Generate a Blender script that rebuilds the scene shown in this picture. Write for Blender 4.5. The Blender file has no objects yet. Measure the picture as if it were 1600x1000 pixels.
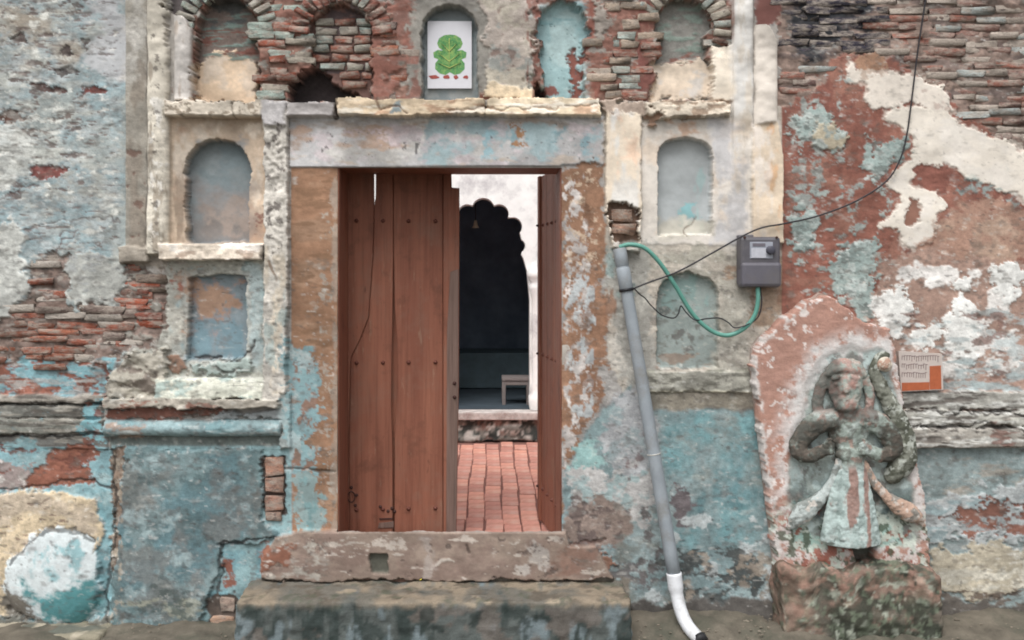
import bpy, bmesh, math, random
import numpy as np
from mathutils import Vector, Matrix
from mathutils.geometry import tessellate_polygon

random.seed(7)
sc = bpy.context.scene
col = sc.collection

# ------------------------------------------------------------------ camera, sky, sun
S = 1 / 298.0              # metres per photo pixel on the wall plane (Y = 0)
D = 5.0                    # camera to wall
VX, VY, GY = 770.0, 420.0, 970.0   # vanishing point, ground line (photo pixels)
CZ = (GY - VY) * S
cam = bpy.data.cameras.new('camera')
camo = bpy.data.objects.new('camera', cam)
col.objects.link(camo)
camo.location = (0, -D, CZ)
camo.rotation_euler = (math.radians(90), 0, 0)
cam.sensor_width = 36
cam.lens = 36 * (D / S) / 1600
cam.shift_x = 30 / 1600
cam.shift_y = -80 / 1600
cam.clip_start = 0.05
cam.clip_end = 500
sc.camera = camo

SUN_EL, SUN_AZ = 60, 200      # overcast: broad soft sun behind the photographer
world = bpy.data.worlds.new('World')
sc.world = world
world.use_nodes = True
wn = world.node_tree
bg = wn.nodes['Background']
sky = wn.nodes.new('ShaderNodeTexSky')
sky.sky_type = 'NISHITA'
sky.sun_disc = False
sky.sun_elevation = math.radians(SUN_EL)
sky.sun_rotation = math.radians(SUN_AZ)
sky.dust_density = 4
sky.air_density = 1.0
hs = wn.nodes.new('ShaderNodeHueSaturation')     # cloud cover greys the blue out
hs.inputs['Saturation'].default_value = 0.14
wn.links.new(sky.outputs[0], hs.inputs['Color'])
wn.links.new(hs.outputs[0], bg.inputs[0])
bg.inputs[1].default_value = 0.15
sun = bpy.data.lights.new('sun', 'SUN')
sun.energy = 1.5
sun.angle = math.radians(40)
sun.color = (1.0, 0.975, 0.94)
suno = bpy.data.objects.new('sun', sun)
col.objects.link(suno)
_az = math.radians(SUN_AZ)
_d = Vector((math.sin(_az) * math.cos(math.radians(SUN_EL)), math.cos(_az) * math.cos(math.radians(SUN_EL)), math.sin(math.radians(SUN_EL))))
suno.rotation_euler = _d.to_track_quat('Z', 'Y').to_euler()
sc.view_settings.view_transform = 'Standard'
sc.view_settings.look = 'None'
sc.view_settings.gamma = 1
sc.view_settings.use_curve_mapping = False
sc.view_settings.exposure = 0.42
sc.cycles.filter_width = 1.9

# ------------------------------------------------------------------ helpers
def X(px, Y=0.0): return (px - VX) * S * (D + Y) / D
def Z(py, Y=0.0): return CZ + (VY - py) * S * (D + Y) / D
def P(px, py, Y=0.0): return Vector((X(px, Y), Y, Z(py, Y)))

def lin(c):
    c = np.asarray(c, dtype=np.float64) / 255.0
    return np.where(c <= 0.04045, c / 12.92, ((c + 0.055) / 1.055) ** 2.4)
def lin4(c):
    l = lin(c); return (float(l[0]), float(l[1]), float(l[2]), 1.0)

def tag(o, label=None, cat=None, group=None, kind=None):
    if label: o['label'] = label
    if cat: o['category'] = cat
    if group: o['group'] = group
    if kind: o['kind'] = kind
    return o
def empty(name, loc=(0, 0, 0), parent=None):
    o = bpy.data.objects.new(name, None)
    o.empty_display_size = 0.1
    col.objects.link(o); o.location = loc
    if parent: o.parent = parent
    return o
def link(name, me, mat=None, parent=None, smooth=False):
    if mat is not None: me.materials.append(mat)
    o = bpy.data.objects.new(name, me)
    col.objects.link(o)
    if smooth:
        me.polygons.foreach_set('use_smooth', np.ones(len(me.polygons), dtype=bool))
    if parent is not None:
        o.parent = parent
    return o
def bm_obj(name, bm, mat, parent=None, smooth=False):
    me = bpy.data.meshes.new(name)
    bmesh.ops.recalc_face_normals(bm, faces=bm.faces)
    bm.to_mesh(me); bm.free()
    return link(name, me, mat, parent, smooth)
def bm_box(bm, c, s, bev=0.0, rot=None):
    r = bmesh.ops.create_cube(bm, size=1)
    vs = r['verts']
    for v in vs:
        v.co = Vector((v.co.x * s[0], v.co.y * s[1], v.co.z * s[2]))
    if bev:
        es = list({e for v in vs for e in v.link_edges})
        rr = bmesh.ops.bevel(bm, geom=es, offset=bev, segments=2, affect='EDGES', profile=0.5)
        vs = list({v for f in rr['faces'] for v in f.verts} | {v for v in vs if v.is_valid})
    for v in vs:
        if rot is not None: v.co = rot @ v.co
        v.co += Vector(c)
    return vs
def box(name, c, s, mat, parent=None, bev=0.0):
    bm = bmesh.new(); bm_box(bm, c, s, bev)
    return bm_obj(name, bm, mat, parent)
def bm_tube(bm, pts, rad, n=10, caps=True):
    pts = [Vector(p) for p in pts]
    if not hasattr(rad, '__len__'): rad = [rad] * len(pts)
    rings = []; ref = None
    for i, p in enumerate(pts):
        t = (pts[min(i + 1, len(pts) - 1)] - pts[max(i - 1, 0)]).normalized()
        if ref is None:
            ref = Vector((0, 1, 0)) if abs(t.y) < 0.9 else Vector((1, 0, 0))
        u = (ref - t * ref.dot(t)).normalized(); ref = u
        w = t.cross(u)
        rings.append([bm.verts.new(p + (u * math.cos(a) + w * math.sin(a)) * rad[i]) for a in [2 * math.pi * k / n for k in range(n)]])
    for a, b in zip(rings, rings[1:]):
        for k in range(n):
            bm.faces.new((a[k], a[(k + 1) % n], b[(k + 1) % n], b[k]))
    if caps:
        bm.faces.new(rings[0][::-1]); bm.faces.new(rings[-1])
def smooth_path(pts, n=8):
    pts = [Vector(p) for p in pts]; out = []
    for i in range(len(pts) - 1):
        p0, p1, p2, p3 = pts[max(i - 1, 0)], pts[i], pts[i + 1], pts[min(i + 2, len(pts) - 1)]
        for k in range(n):
            t = k / n
            out.append(0.5 * ((2 * p1) + (p2 - p0) * t + (2 * p0 - 5 * p1 + 4 * p2 - p3) * t * t + (3 * p1 - p0 - 3 * p2 + p3) * t ** 3))
    out.append(pts[-1]); return out
def prism(outer, holes, y0, y1, bm=None, plane='XZ'):
    """extrude a 2D polygon (with holes) between two depths"""
    bm = bm or bmesh.new()
    loops = [outer] + list(holes)
    tri = tessellate_polygon([[Vector((p[0], p[1], 0)) for p in l] for l in loops])
    flat = [p for l in loops for p in l]
    mk = (lambda p, y: (p[0], y, p[1])) if plane == 'XZ' else (lambda p, y: (p[0], p[1], y))
    a = [bm.verts.new(mk(p, y0)) for p in flat]
    b = [bm.verts.new(mk(p, y1)) for p in flat]
    for t in tri:
        try:
            bm.faces.new([a[i] for i in t]); bm.faces.new([b[i] for i in reversed(t)])
        except ValueError: pass
    k = 0
    for l in loops:
        n = len(l)
        for i in range(n):
            j = (i + 1) % n
            try: bm.faces.new((a[k + i], a[k + j], b[k + j], b[k + i]))
            except ValueError: pass
        k += n
    return bm

# ------------------------------------------------------------------ materials
def new_mat(name):
    m = bpy.data.materials.new(name); m.use_nodes = True
    nt = m.node_tree; nt.nodes.clear()
    out = nt.nodes.new('ShaderNodeOutputMaterial')
    b = nt.nodes.new('ShaderNodeBsdfPrincipled')
    nt.links.new(b.outputs[0], out.inputs[0])
    b.inputs['Specular IOR Level'].default_value = 0.25
    return m, nt, b
def node(nt, t, **kw):
    n = nt.nodes.new(t)
    for k, v in kw.items():
        if k.startswith('i_'):
            key = k[2:].replace('_', ' ')
            n.inputs[key].default_value = v
        else: setattr(n, k, v)
    return n
def noise_tex(nt, scale, detail=4, rough=0.6, vec=None, mapping=None):
    n = node(nt, 'ShaderNodeTexNoise')
    n.inputs['Scale'].default_value = scale; n.inputs['Detail'].default_value = detail; n.inputs['Roughness'].default_value = rough
    if vec is not None:
        if mapping:
            mp = node(nt, 'ShaderNodeMapping'); mp.inputs['Scale'].default_value = mapping
            nt.links.new(vec, mp.inputs['Vector']); vec = mp.outputs[0]
        nt.links.new(vec, n.inputs['Vector'])
    return n
def math_n(nt, op, a, b=None, clamp=False):
    n = node(nt, 'ShaderNodeMath', operation=op); n.use_clamp = clamp
    for i, v in enumerate((a, b)):
        if v is None: continue
        if isinstance(v, (int, float)): n.inputs[i].default_value = v
        else: nt.links.new(v, n.inputs[i])
    return n.outputs[0]
def ramp(nt, fac, stops):
    r = node(nt, 'ShaderNodeValToRGB')
    e = r.color_ramp.elements
    while len(e) < len(stops): e.new(0.5)
    for k, (p, c) in enumerate(stops):
        e[k].position = p; e[k].color = c if hasattr(c, '__len__') else (c, c, c, 1)
    nt.links.new(fac, r.inputs[0]); return r.outputs[0]
def mix(nt, fac, a, b, mode='MIX'):
    n = node(nt, 'ShaderNodeMix', data_type='RGBA', blend_type=mode)
    for i, v in ((0, fac), (6, a), (7, b)):
        if isinstance(v, (int, float)): n.inputs[i].default_value = v
        elif isinstance(v, tuple): n.inputs[i].default_value = v
        else: nt.links.new(v, n.inputs[i])
    return n.outputs[2]
def bump(nt, b, h, strength=0.5, dist=0.01):
    n = node(nt, 'ShaderNodeBump'); n.inputs['Strength'].default_value = strength; n.inputs['Distance'].default_value = dist
    nt.links.new(h, n.inputs['Height']); nt.links.new(n.outputs[0], b.inputs['Normal'])

def paint_mat(name, rough=0.92, grain=1.0, bumpd=0.0034):
    """limewash / plaster: colour carried on the mesh, grain and pitting procedural"""
    m, nt, b = new_mat(name)
    geo = node(nt, 'ShaderNodeNewGeometry'); pos = geo.outputs['Position']
    at = node(nt, 'ShaderNodeAttribute', attribute_name='Col')
    n1 = noise_tex(nt, 28, 6, 0.68, pos, (0.8, 1, 1.25))
    n2 = noise_tex(nt, 130, 3, 0.6, pos)
    n3 = noise_tex(nt, 60, 5, 0.7, pos, (0.35, 1, 1.6))
    v1 = ramp(nt, n1.outputs[0], [(0.28, 0.74), (0.5, 1.0), (0.74, 1.2)])
    v2 = ramp(nt, n2.outputs[0], [(0.25, 0.78), (0.5, 1.0), (0.75, 1.18)])
    al = at.outputs['Alpha']
    c = mix(nt, math_n(nt, 'MULTIPLY', al, 0.65 * grain), at.outputs[0], v1, 'MULTIPLY')
    c = mix(nt, math_n(nt, 'MULTIPLY', al, 0.65 * grain), c, v2, 'MULTIPLY')
    pits = ramp(nt, n3.outputs[0], [(0.27, 0.5), (0.34, 1.0)])
    c = mix(nt, math_n(nt, 'MULTIPLY', math_n(nt, 'MULTIPLY', al, al), 0.8 * grain), c, pits, 'MULTIPLY')
    nt.links.new(c, b.inputs['Base Color'])
    b.inputs['Roughness'].default_value = rough
    h = math_n(nt, 'ADD', math_n(nt, 'MULTIPLY', n1.outputs[0], 1.0), math_n(nt, 'MULTIPLY', n2.outputs[0], 0.35))
    h = math_n(nt, 'ADD', h, math_n(nt, 'MULTIPLY', n3.outputs[0], 0.6))
    bump(nt, b, math_n(nt, 'MULTIPLY', h, al), 0.6, bumpd)
    return m
M_wall = paint_mat('weathered_limewash')
M_stone = paint_mat('weathered_stone', 0.9, 1.0, 0.006)

def brick_mat():
    m, nt, b = new_mat('old_brick')
    geo = node(nt, 'ShaderNodeNewGeometry'); pos = geo.outputs['Position']
    oi = node(nt, 'ShaderNodeObjectInfo')
    n1 = noise_tex(nt, 38, 5, 0.7, pos, (0.6, 1, 1.4))
    n2 = noise_tex(nt, 150, 3, 0.6, pos)
    n3 = noise_tex(nt, 16, 5, 0.72, pos, (0.7, 1, 2.0))
    n4 = noise_tex(nt, 24, 5, 0.72, pos, (1.0, 1, 1.6))
    c = mix(nt, 0.9, oi.outputs['Color'], ramp(nt, n1.outputs[0], [(0.3, 0.6), (0.52, 1.0), (0.72, 1.4)]), 'MULTIPLY')
    c = mix(nt, ramp(nt, n3.outputs[0], [(0.43, 0.0), (0.60, 0.85)]), c, lin4((158, 148, 138)))     # limewash left on the face
    c = mix(nt, ramp(nt, n4.outputs[0], [(0.56, 0.0), (0.66, 0.65)]), c, lin4((72, 62, 62)))          # soot and mould
    c = mix(nt, 0.6, c, ramp(nt, n2.outputs[0], [(0.25, 0.7), (0.5, 1.0), (0.75, 1.2)]), 'MULTIPLY')
    nt.links.new(c, b.inputs['Base Color']); b.inputs['Roughness'].default_value = 0.95
    h = math_n(nt, 'ADD', n1.outputs[0], math_n(nt, 'MULTIPLY', n2.outputs[0], 0.3))
    bump(nt, b, h, 0.9, 0.012)
    return m
M_brick = brick_mat()

def plain(name, c, rough=0.6, var=0.15, scale=30, bmp=0.0, metal=0.0, mapping=None, spec=0.3, dirt=None):
    m, nt, b = new_mat(name)
    tc = node(nt, 'ShaderNodeTexCoord')
    n = noise_tex(nt, scale, 5, 0.65, tc.outputs['Object'], mapping or (1, 1, 1))
    cc = mix(nt, 1.0, lin4(c), ramp(nt, n.outputs[0], [(0.25, 1 - 2 * var), (0.5, 1.0), (0.75, 1 + 2 * var)]), 'MULTIPLY')
    if dirt:
        n2 = noise_tex(nt, scale * 0.35, 6, 0.75, tc.outputs['Object'])
        cc = mix(nt, ramp(nt, n2.outputs[0], [(0.48, 0.0), (0.66, 0.8)]), cc, lin4(dirt))
    nt.links.new(cc, b.inputs['Base Color'])
    b.inputs['Roughness'].default_value = rough; b.inputs['Metallic'].default_value = metal
    b.inputs['Specular IOR Level'].default_value = spec
    if bmp: bump(nt, b, n.outputs[0], 0.7, bmp)
    return m

def wood_mat():
    m, nt, b = new_mat('brown_painted_wood')
    geo = node(nt, 'ShaderNodeTexCoord'); oi = node(nt, 'ShaderNodeObjectInfo')
    add = node(nt, 'ShaderNodeVectorMath', operation='ADD')
    mul = math_n(nt, 'MULTIPLY', oi.outputs['Random'], 37.0)
    nt.links.new(geo.outputs['Object'], add.inputs[0]); nt.links.new(mul, add.inputs[1])
    v = add.outputs[0]
    g = noise_tex(nt, 1.0, 6, 0.65, v, (70, 70, 2.2))
    g2 = noise_tex(nt, 1.0, 4, 0.6, v, (14, 14, 0.9))
    blot = noise_tex(nt, 4.0, 5, 0.7, v)
    c = mix(nt, ramp(nt, g2.outputs[0], [(0.3, 0.0), (0.7, 1.0)]), lin4((120, 75, 60)), lin4((146, 96, 77)))
    c = mix(nt, 0.85, c, ramp(nt, g.outputs[0], [(0.28, 0.68), (0.5, 1.0), (0.75, 1.15)]), 'MULTIPLY')
    c = mix(nt, ramp(nt, blot.outputs[0], [(0.50, 0.0), (0.72, 0.55)]), c, lin4((130, 102, 88)))
    c = mix(nt, ramp(nt, blot.outputs[0], [(0.26, 0.7), (0.44, 0.0)]), c, lin4((78, 52, 42)))
    fl_ = noise_tex(nt, 1.0, 6, 0.75, v, (26, 26, 5))
    c = mix(nt, ramp(nt, fl_.outputs[0], [(0.60, 0.0), (0.68, 0.5)]), c, lin4((150, 122, 104)))
    c = mix(nt, ramp(nt, fl_.outputs[0], [(0.30, 0.6), (0.37, 0.0)]), c, lin4((66, 44, 38)))
    nt.links.new(c, b.inputs['Base Color']); b.inputs['Roughness'].default_value = 0.62
    h = math_n(nt, 'ADD', g.outputs[0], math_n(nt, 'MULTIPLY', g2.outputs[0], 0.8))
    bump(nt, b, h, 0.6, 0.006)
    return m
M_wood = wood_mat()
M_wood_grey = plain('worn_wood', (112, 92, 84), 0.75, 0.22, 1.0, 0.004, mapping=(60, 60, 2.5))
M_iron = plain('rusty_iron', (62, 40, 36), 0.7, 0.2, 60, 0.002)
M_dark = plain('dark_hollow', (38, 34, 32), 0.95, 0.2, 20)

# ------------------------------------------------------------------ numpy noise
def _lat(seed, ny, nx):
    return np.random.RandomState(seed).uniform(-1, 1, (ny, nx)).astype(np.float32)
def vnoise(xs, ys, seed):
    x0, y0 = math.floor(xs.min()) - 1, math.floor(ys.min()) - 1
    # a lattice tied to absolute cell numbers, wrapped every 257 cells
    L = _lat(seed, 257, 257)
    xi = np.floor(xs).astype(int); yi = np.floor(ys).astype(int)
    u = (xs - xi).astype(np.float32); v = (ys - yi).astype(np.float32)
    u = u * u * (3 - 2 * u); v = v * v * (3 - 2 * v)
    A = L[:, xi % 257] * (1 - u) + L[:, (xi + 1) % 257] * u
    return A[yi % 257] * (1 - v)[:, None] + A[(yi + 1) % 257] * v[:, None]
def fbm(xs, ys, sx, sy=None, seed=0, octv=4, gain=0.55):
    sy = sy or sx
    out = 0; a = 1.0; tot = 0
    for o in range(octv):
        f = 2 ** o
        out = out + a * vnoise(xs * f / sx + 13.7 * o, ys * f / sy + 7.3 * o, seed * 31 + o * 7 + 1)
        tot += a * a; a *= gain
    return out / (0.42 * math.sqrt(tot))
def sstep(a, b, x):
    t = np.clip((x - a) / (b - a), 0, 1); return t * t * (3 - 2 * t)
def sdf(poly, xs, ys):
    p = np.asarray(poly, dtype=np.float32)
    gx = xs[None, :].astype(np.float32); gy = ys[:, None].astype(np.float32)
    d = np.full((len(ys), len(xs)), 1e12, dtype=np.float32); s = np.zeros(d.shape, dtype=bool)
    n = len(p)
    for i in range(n):
        ax, ay = p[i]; bx, by = p[(i + 1) % n]
        ex, ey = bx - ax, by - ay
        l = ex * ex + ey * ey + 1e-9
        t = np.clip(((gx - ax) * ex + (gy - ay) * ey) / l, 0, 1)
        dx = gx - ax - t * ex; dy = gy - ay - t * ey
        np.minimum(d, dx * dx + dy * dy, out=d)
        if ay != by:
            c = ((ay > gy) != (by > gy)) & (gx < (bx - ax) * (gy - ay) / (by - ay) + ax)
            s ^= c
    d = np.sqrt(d)
    return np.where(s, -d, d)

# ------------------------------------------------------------------ the weathered facade, laid out in wall coordinates (photo pixels = 3.36 mm)
STEP = 1.7
PXS = np.concatenate([np.arange(-420, -20, 8.0), np.arange(-20, 1620, STEP), np.arange(1620, 1960, 8.0)])
PYS = np.concatenate([np.arange(-150, -20, 8.0), np.arange(-20, 1004, STEP)])
NW, NH = len(PXS), len(PYS)
C = np.zeros((NH, NW, 3), dtype=np.float32)
H = np.zeros((NH, NW), dtype=np.float32)
B = np.zeros((NH, NW), dtype=np.float32)
R = np.zeros((NH, NW), dtype=np.int32)
C[:] = lin((158, 152, 145))
G = np.ones((NH, NW), dtype=np.float32)
_seed = [100]
FULL = [(-500, -400), (2000, -400), (2000, 1100), (-500, 1100)]

def rect(x0, y0, x1, y1): return [(x0, y0), (x1, y0), (x1, y1), (x0, y1)]
def area(poly, m=30):
    xs = [p[0] for p in poly]; ys = [p[1] for p in poly]
    i0, i1 = np.searchsorted(PXS, min(xs) - m), np.searchsorted(PXS, max(xs) + m)
    j0, j1 = np.searchsorted(PYS, min(ys) - m), np.searchsorted(PYS, max(ys) + m)
    return slice(j0, j1), slice(i0, i1)
def shape(poly, rough=5, soft=1.5, es=22, seed=None, fine=0.5):
    a = area(poly, rough * 3 + soft + 6)
    xs, ys = PXS[a[1]], PYS[a[0]]
    if not len(xs) or not len(ys): return a, np.zeros((len(ys), len(xs)), np.float32)
    _seed[0] += 1; s = seed or _seed[0]
    d = -sdf(poly, xs, ys)
    if rough:
        d = d + rough * fbm(xs, ys, es * 1.3, es, s, 6, 0.68)
    return a, sstep(-soft, soft, d).astype(np.float32)
def blend(a, m, c=None, h=None, dh=0, brick=None, var=0.10, vs=40, hn=0.0):
    xs, ys = PXS[a[1]], PYS[a[0]]
    if not m.size: return
    if c is not None:
        cc = lin(c).astype(np.float32)
        _seed[0] += 1
        v = 1 + var * fbm(xs, ys, vs, vs * 0.8, _seed[0], 4)
        C[a] += (np.clip(cc[None, None, :] * v[..., None], 0.004, 0.92) - C[a]) * m[..., None]
    if h is not None:
        hh = h
        if hn: _seed[0] += 1; hh = h + hn * fbm(xs, ys, 30, 22, _seed[0], 4)
        H[a] += (hh - H[a]) * m
    if dh: H[a] += dh * m
    if brick is not None: B[a] += (brick - B[a]) * m
def paint(poly, c=None, rough=5, soft=1.5, es=22, alpha=1.0, **kw):
    a, m = shape(poly, rough, soft, es); blend(a, m * alpha, c, **kw); return a, m
def calm(poly, g, fade=6):
    a = area(poly, fade + 2); m = sstep(-fade, fade, -sdf(poly, PXS[a[1]], PYS[a[0]])); G[a] += (g - G[a]) * m
def mottle(poly, c, th=1.0, sx=30, sy=None, soft=0.18, alpha=1.0, fade=14, octv=5, gain=0.62, **kw):
    """ragged islands of one wash inside an area"""
    a = area(poly, fade + 6); xs, ys = PXS[a[1]], PYS[a[0]]
    if not len(xs) or not len(ys): return
    _seed[0] += 1
    n = fbm(xs, ys, sx, sy, _seed[0], octv, gain)
    edge = sstep(-fade, fade, -sdf(poly, xs, ys))
    soft *= 1.5
    if 'dh' in kw: kw['dh'] = kw['dh'] * 0.55
    m = sstep(th - soft, th + soft, n - (1 - edge) * 3.0).astype(np.float32) * alpha
    blend(a, m, c, **kw)
def crack(pts, w=1.6, c=(48, 42, 40), depth=0.008, rough=2.5, alpha=0.72):
    xsA = [p[0] for p in pts]; ysA = [p[1] for p in pts]
    a = area(pts, 14); xs, ys = PXS[a[1]], PYS[a[0]]
    if not len(xs) or not len(ys): return
    gx = xs[None, :]; gy = ys[:, None]
    _seed[0] += 1
    wx = rough * fbm(xs, ys, 16, 16, _seed[0], 3); wy = rough * fbm(xs, ys, 16, 16, _seed[0] + 77, 3)
    d = np.full((len(ys), len(xs)), 1e9)
    for (ax, ay), (bx, by) in zip(pts, pts[1:]):
        ex, ey = bx - ax, by - ay; l = ex * ex + ey * ey + 1e-9
        t = np.clip(((gx + wx - ax) * ex + (gy + wy - ay) * ey) / l, 0, 1)
        d = np.minimum(d, np.hypot(gx + wx - ax - t * ex, gy + wy - ay - t * ey))
    ww = w * (1 + 0.5 * fbm(xs, ys, 25, 25, _seed[0] + 5, 2))
    m = (1 - sstep(ww * 0.5, ww * 0.5 + 1.4, d)).astype(np.float32) * alpha
    blend(a, m, c, dh=-depth)
def region(poly, rid):
    a = area(poly, 4); xs, ys = PXS[a[1]], PYS[a[0]]
    if not len(xs) or not len(ys): return
    R[a] = np.where(sdf(poly, xs + STEP / 2, ys + STEP / 2) < 0, rid, R[a])
def arch(x0, x1, yt, yb, spring=None, n=14, shoulder=0.0, power=2.0):
    cx, rx = (x0 + x1) / 2, (x1 - x0) / 2
    sp = spring if spring is not None else yt + rx
    pts = [(x1 - shoulder, yb)]
    if shoulder: pts += [(x1 - shoulder, sp + 12), (x1, sp + 2)]
    for k in range(n + 1):
        t = math.pi * k / n
        cs, sn = math.cos(t), math.sin(t)
        pts.append((cx + rx * math.copysign(abs(cs) ** (2 / power), cs), sp - (sp - yt) * abs(sn) ** (2 / power)))
    if shoulder: pts += [(x0, sp + 2), (x0 + shoulder, sp + 12)]
    pts.append((x0 + shoulder, yb))
    return pts
def column(x0, x1, y0, y1, h, base=0.0, c=None, top_round=0, rid=None, melt=0):
    a = area(rect(x0, y0, x1, y1), 2); xs, ys = PXS[a[1]], PYS[a[0]]
    t = (xs - (x0 + x1) / 2) / ((x1 - x0) / 2)
    prof = np.where(np.abs(t) < 1, base + h * np.sqrt(np.clip(1 - t * t * 0.96, 0, 1)), -9)
    topy = y0 + top_round * np.clip(t + 0.2, 0, 1) ** 2
    _seed[0] += 1
    hh = prof[None, :] + 0.003 * fbm(xs, ys, 40, 30, _seed[0], 3)
    if melt:
        k = sstep(y1 - melt, y1, ys)[:, None]; hh = hh * (1 - k) + H[a] * k
    inside = (np.abs(t)[None, :] < 1) & (ys[:, None] > topy[None, :]) & (ys[:, None] < y1)
    H[a] = np.where(inside, hh, H[a])
    if c is not None: blend(a, inside.astype(np.float32), c, var=0.08)
    if rid: R[a] = np.where(inside, rid, R[a])
def bar(x0, x1, y0, y1, h, c=None, rough=1.5, es=18, rid=None, rnd=False, var=0.1):
    poly = rect(x0, y0, x1, y1)
    a, m = shape(poly, rough * 0.55, 1.0, es * 1.6)
    xs, ys = PXS[a[1]], PYS[a[0]]
    _seed[0] += 1
    hh = h + 0.0022 * fbm(xs, ys, 30, 16, _seed[0], 4)
    if rnd:
        t = np.clip((ys - (y0 + y1) / 2) / ((y1 - y0) / 2), -1, 1)
        hh = hh * np.sqrt(np.clip(1 - 0.9 * t * t, 0, 1))[:, None]
    H[a] += (hh - H[a]) * m
    if c is not None: blend(a, m, c, var=var)
    B[a] *= (1 - m)
    if rid: R[a] = np.where(m > 0.5, rid, R[a])
def niche(poly, depth, c, rid, rough=1.2, lip=None):
    a, m = shape(poly, rough, 1.2, 14)
    xs, ys = PXS[a[1]], PYS[a[0]]
    H[a] += (-depth - H[a]) * m
    blend(a, m, c, var=0.06)
    B[a] *= (1 - m)
    R[a] = np.where(m > 0.5, rid, R[a])
    return a, m

NAMES = {}
def rid(name, owner):
    k = len(NAMES) + 1; NAMES[k] = (name, owner); return k
R_L = rid('plaster_face', 'L'); R_LM = rid('moulding', 'L')
R_G = rid('plaster_face', 'G')
R_R = rid('plaster_face', 'R'); R_RM = rid('moulding', 'R')
R[:] = R_G
region([(-500, -400), (197, -400), (197, 412), (188, 560), (165, 615), (168, 700), (178, 705), (176, 1100), (-500, 1100)], R_L)
region([(1222, -400), (2000, -400), (2000, 1100), (1224, 1100), (1218, 700)], R_R)

# palette (base colours of the washes)
BLUEG, PALE, CREAM, OCHRE = (148, 160, 162), (176, 184, 184), (203, 191, 172), (150, 108, 78)
RUST, TEAL, TURQ, MORT = (136, 80, 64), (104, 132, 138), (112, 164, 184), (112, 98, 92)
WHITE, LILAC, TAN, DARK = (208, 206, 202), (178, 180, 186), (172, 146, 120), (62, 58, 60)

# ---- left wall
LW = [(-500, -400), (200, -400), (200, 640), (-500, 640)]
paint(LW, (142, 152, 151), rough=0, soft=0.5, var=0.12)
mottle(LW, (176, 178, 170), 0.4, 70, 45, 0.7, 0.8)
mottle(LW, (134, 156, 168), 0.5, 60, 34, 0.5, 0.75)
mottle([(-500, -400), (130, -400), (130, 100), (60, 130), (-500, 140)], (164, 148, 128), 0.0, 60, 40, 0.6, 0.75)
mottle([(-500, 60), (190, 70), (190, 400), (-500, 400)], (168, 176, 178), 0.7, 26, 10, 0.3, 0.6)
mottle(rect(90, 130, 197, 410), (138, 164, 178), 0.2, 50, 40, 0.5, 0.8)
mottle(rect(-200, 250, 150, 420), (142, 168, 184), 0.7, 46, 26, 0.4, 0.8)
paint([(128, -400), (200, -400), (200, 110), (170, 130), (140, 100)], LILAC, 12, 12, 40, var=0.05)
mottle(rect(-400, -300, 140, 330), (96, 78, 72), 1.25, 26, 11, 0.22, 0.85, dh=-0.006)
mottle(rect(-400, -300, 190, 480), (112, 96, 90), 1.45, 20, 5, 0.25, 0.8, dh=-0.004)
mottle(rect(-400, -300, 190, 480), (200, 200, 192), 1.5, 18, 9, 0.25, 0.7)
for p, c in (([(40, 128), (70, 136), (100, 140), (105, 146), (60, 142)], (90, 66, 62)),
             ([(128, 134), (150, 132), (165, 140), (150, 148), (130, 146)], (112, 62, 56)),
             ([(-8, 178), (8, 172), (26, 174), (44, 190), (20, 192), (-8, 190)], (98, 66, 54)),
             ([(18, 60), (34, 54), (38, 64), (24, 66)], (92, 78, 74)), ([(92, 78), (108, 74), (112, 84), (96, 88)], (98, 86, 82)),
             ([(128, 66), (138, 62), (136, 78), (126, 84)], (100, 90, 88)), ([(84, 112), (112, 104), (122, 112), (96, 120)], (84, 74, 74)),
             ([(44, 262), (58, 258), (108, 258), (106, 274), (70, 278), (48, 274)], (124, 70, 64))):
    paint(p, c, 3, 1.2, 12, dh=-0.008, var=0.2, vs=12)
paint([(-400, 196), (20, 200), (46, 225), (44, 270), (20, 290), (-400, 290)], (188, 190, 184), 9, 4, 26, alpha=0.8)
crack([(38, 352), (90, 348), (150, 342), (190, 345)], 1.6, (92, 84, 84), 0.004, 3)
crack([(-10, 310), (30, 298), (60, 290)], 1.4, (96, 70, 64), 0.004, 3)
crack([(95, 372), (100, 362), (118, 360), (112, 370), (96, 376), (88, 395)], 1.6, (104, 76, 72), 0.004, 2)
# exposed brick, left
LB = [(-450, 486), (-10, 486), (10, 480), (30, 490), (36, 470), (48, 440), (62, 398), (84, 396), (102, 402), (104, 455), (118, 492), (130, 470), (180, 470), (198, 440), (200, 415), (262, 420),
      (262, 520), (240, 545), (205, 548), (176, 560), (150, 572), (-450, 576)]
paint(LB, (126, 106, 96), 5, 2, 20, h=-0.0105, brick=1.0, hn=0.0042, var=0.22, vs=14)
paint([(-400, 330), (20, 335), (46, 400), (40, 455), (20, 484), (0, 490), (-400, 470)], (186, 188, 182), 8, 3, 26, h=0.006, brick=0)
paint([(106, 400), (150, 392), (190, 410), (193, 450), (178, 468), (130, 474), (112, 452)], (164, 166, 160), 6, 2.5, 22, h=0.004, brick=0)
mottle(rect(105, 395, 195, 470), (146, 150, 150), 0.3, 22, 10, 0.3, 0.8)
# ragged blue and red strip under the bricks
paint([(-450, 570), (150, 566), (176, 560), (168, 625), (-450, 625)], (138, 84, 66), 5, 2, 18, h=-0.012, var=0.2, vs=16)
mottle([(-450, 560), (185, 556), (168, 622), (-450, 622)], (112, 164, 186), 0.05, 34, 20, 0.25, 0.95, fade=6, dh=0.005)
mottle([(-450, 565), (178, 560), (168, 622), (-450, 622)], (150, 150, 146), 0.9, 30, 6, 0.3, 0.8, fade=6)
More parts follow.
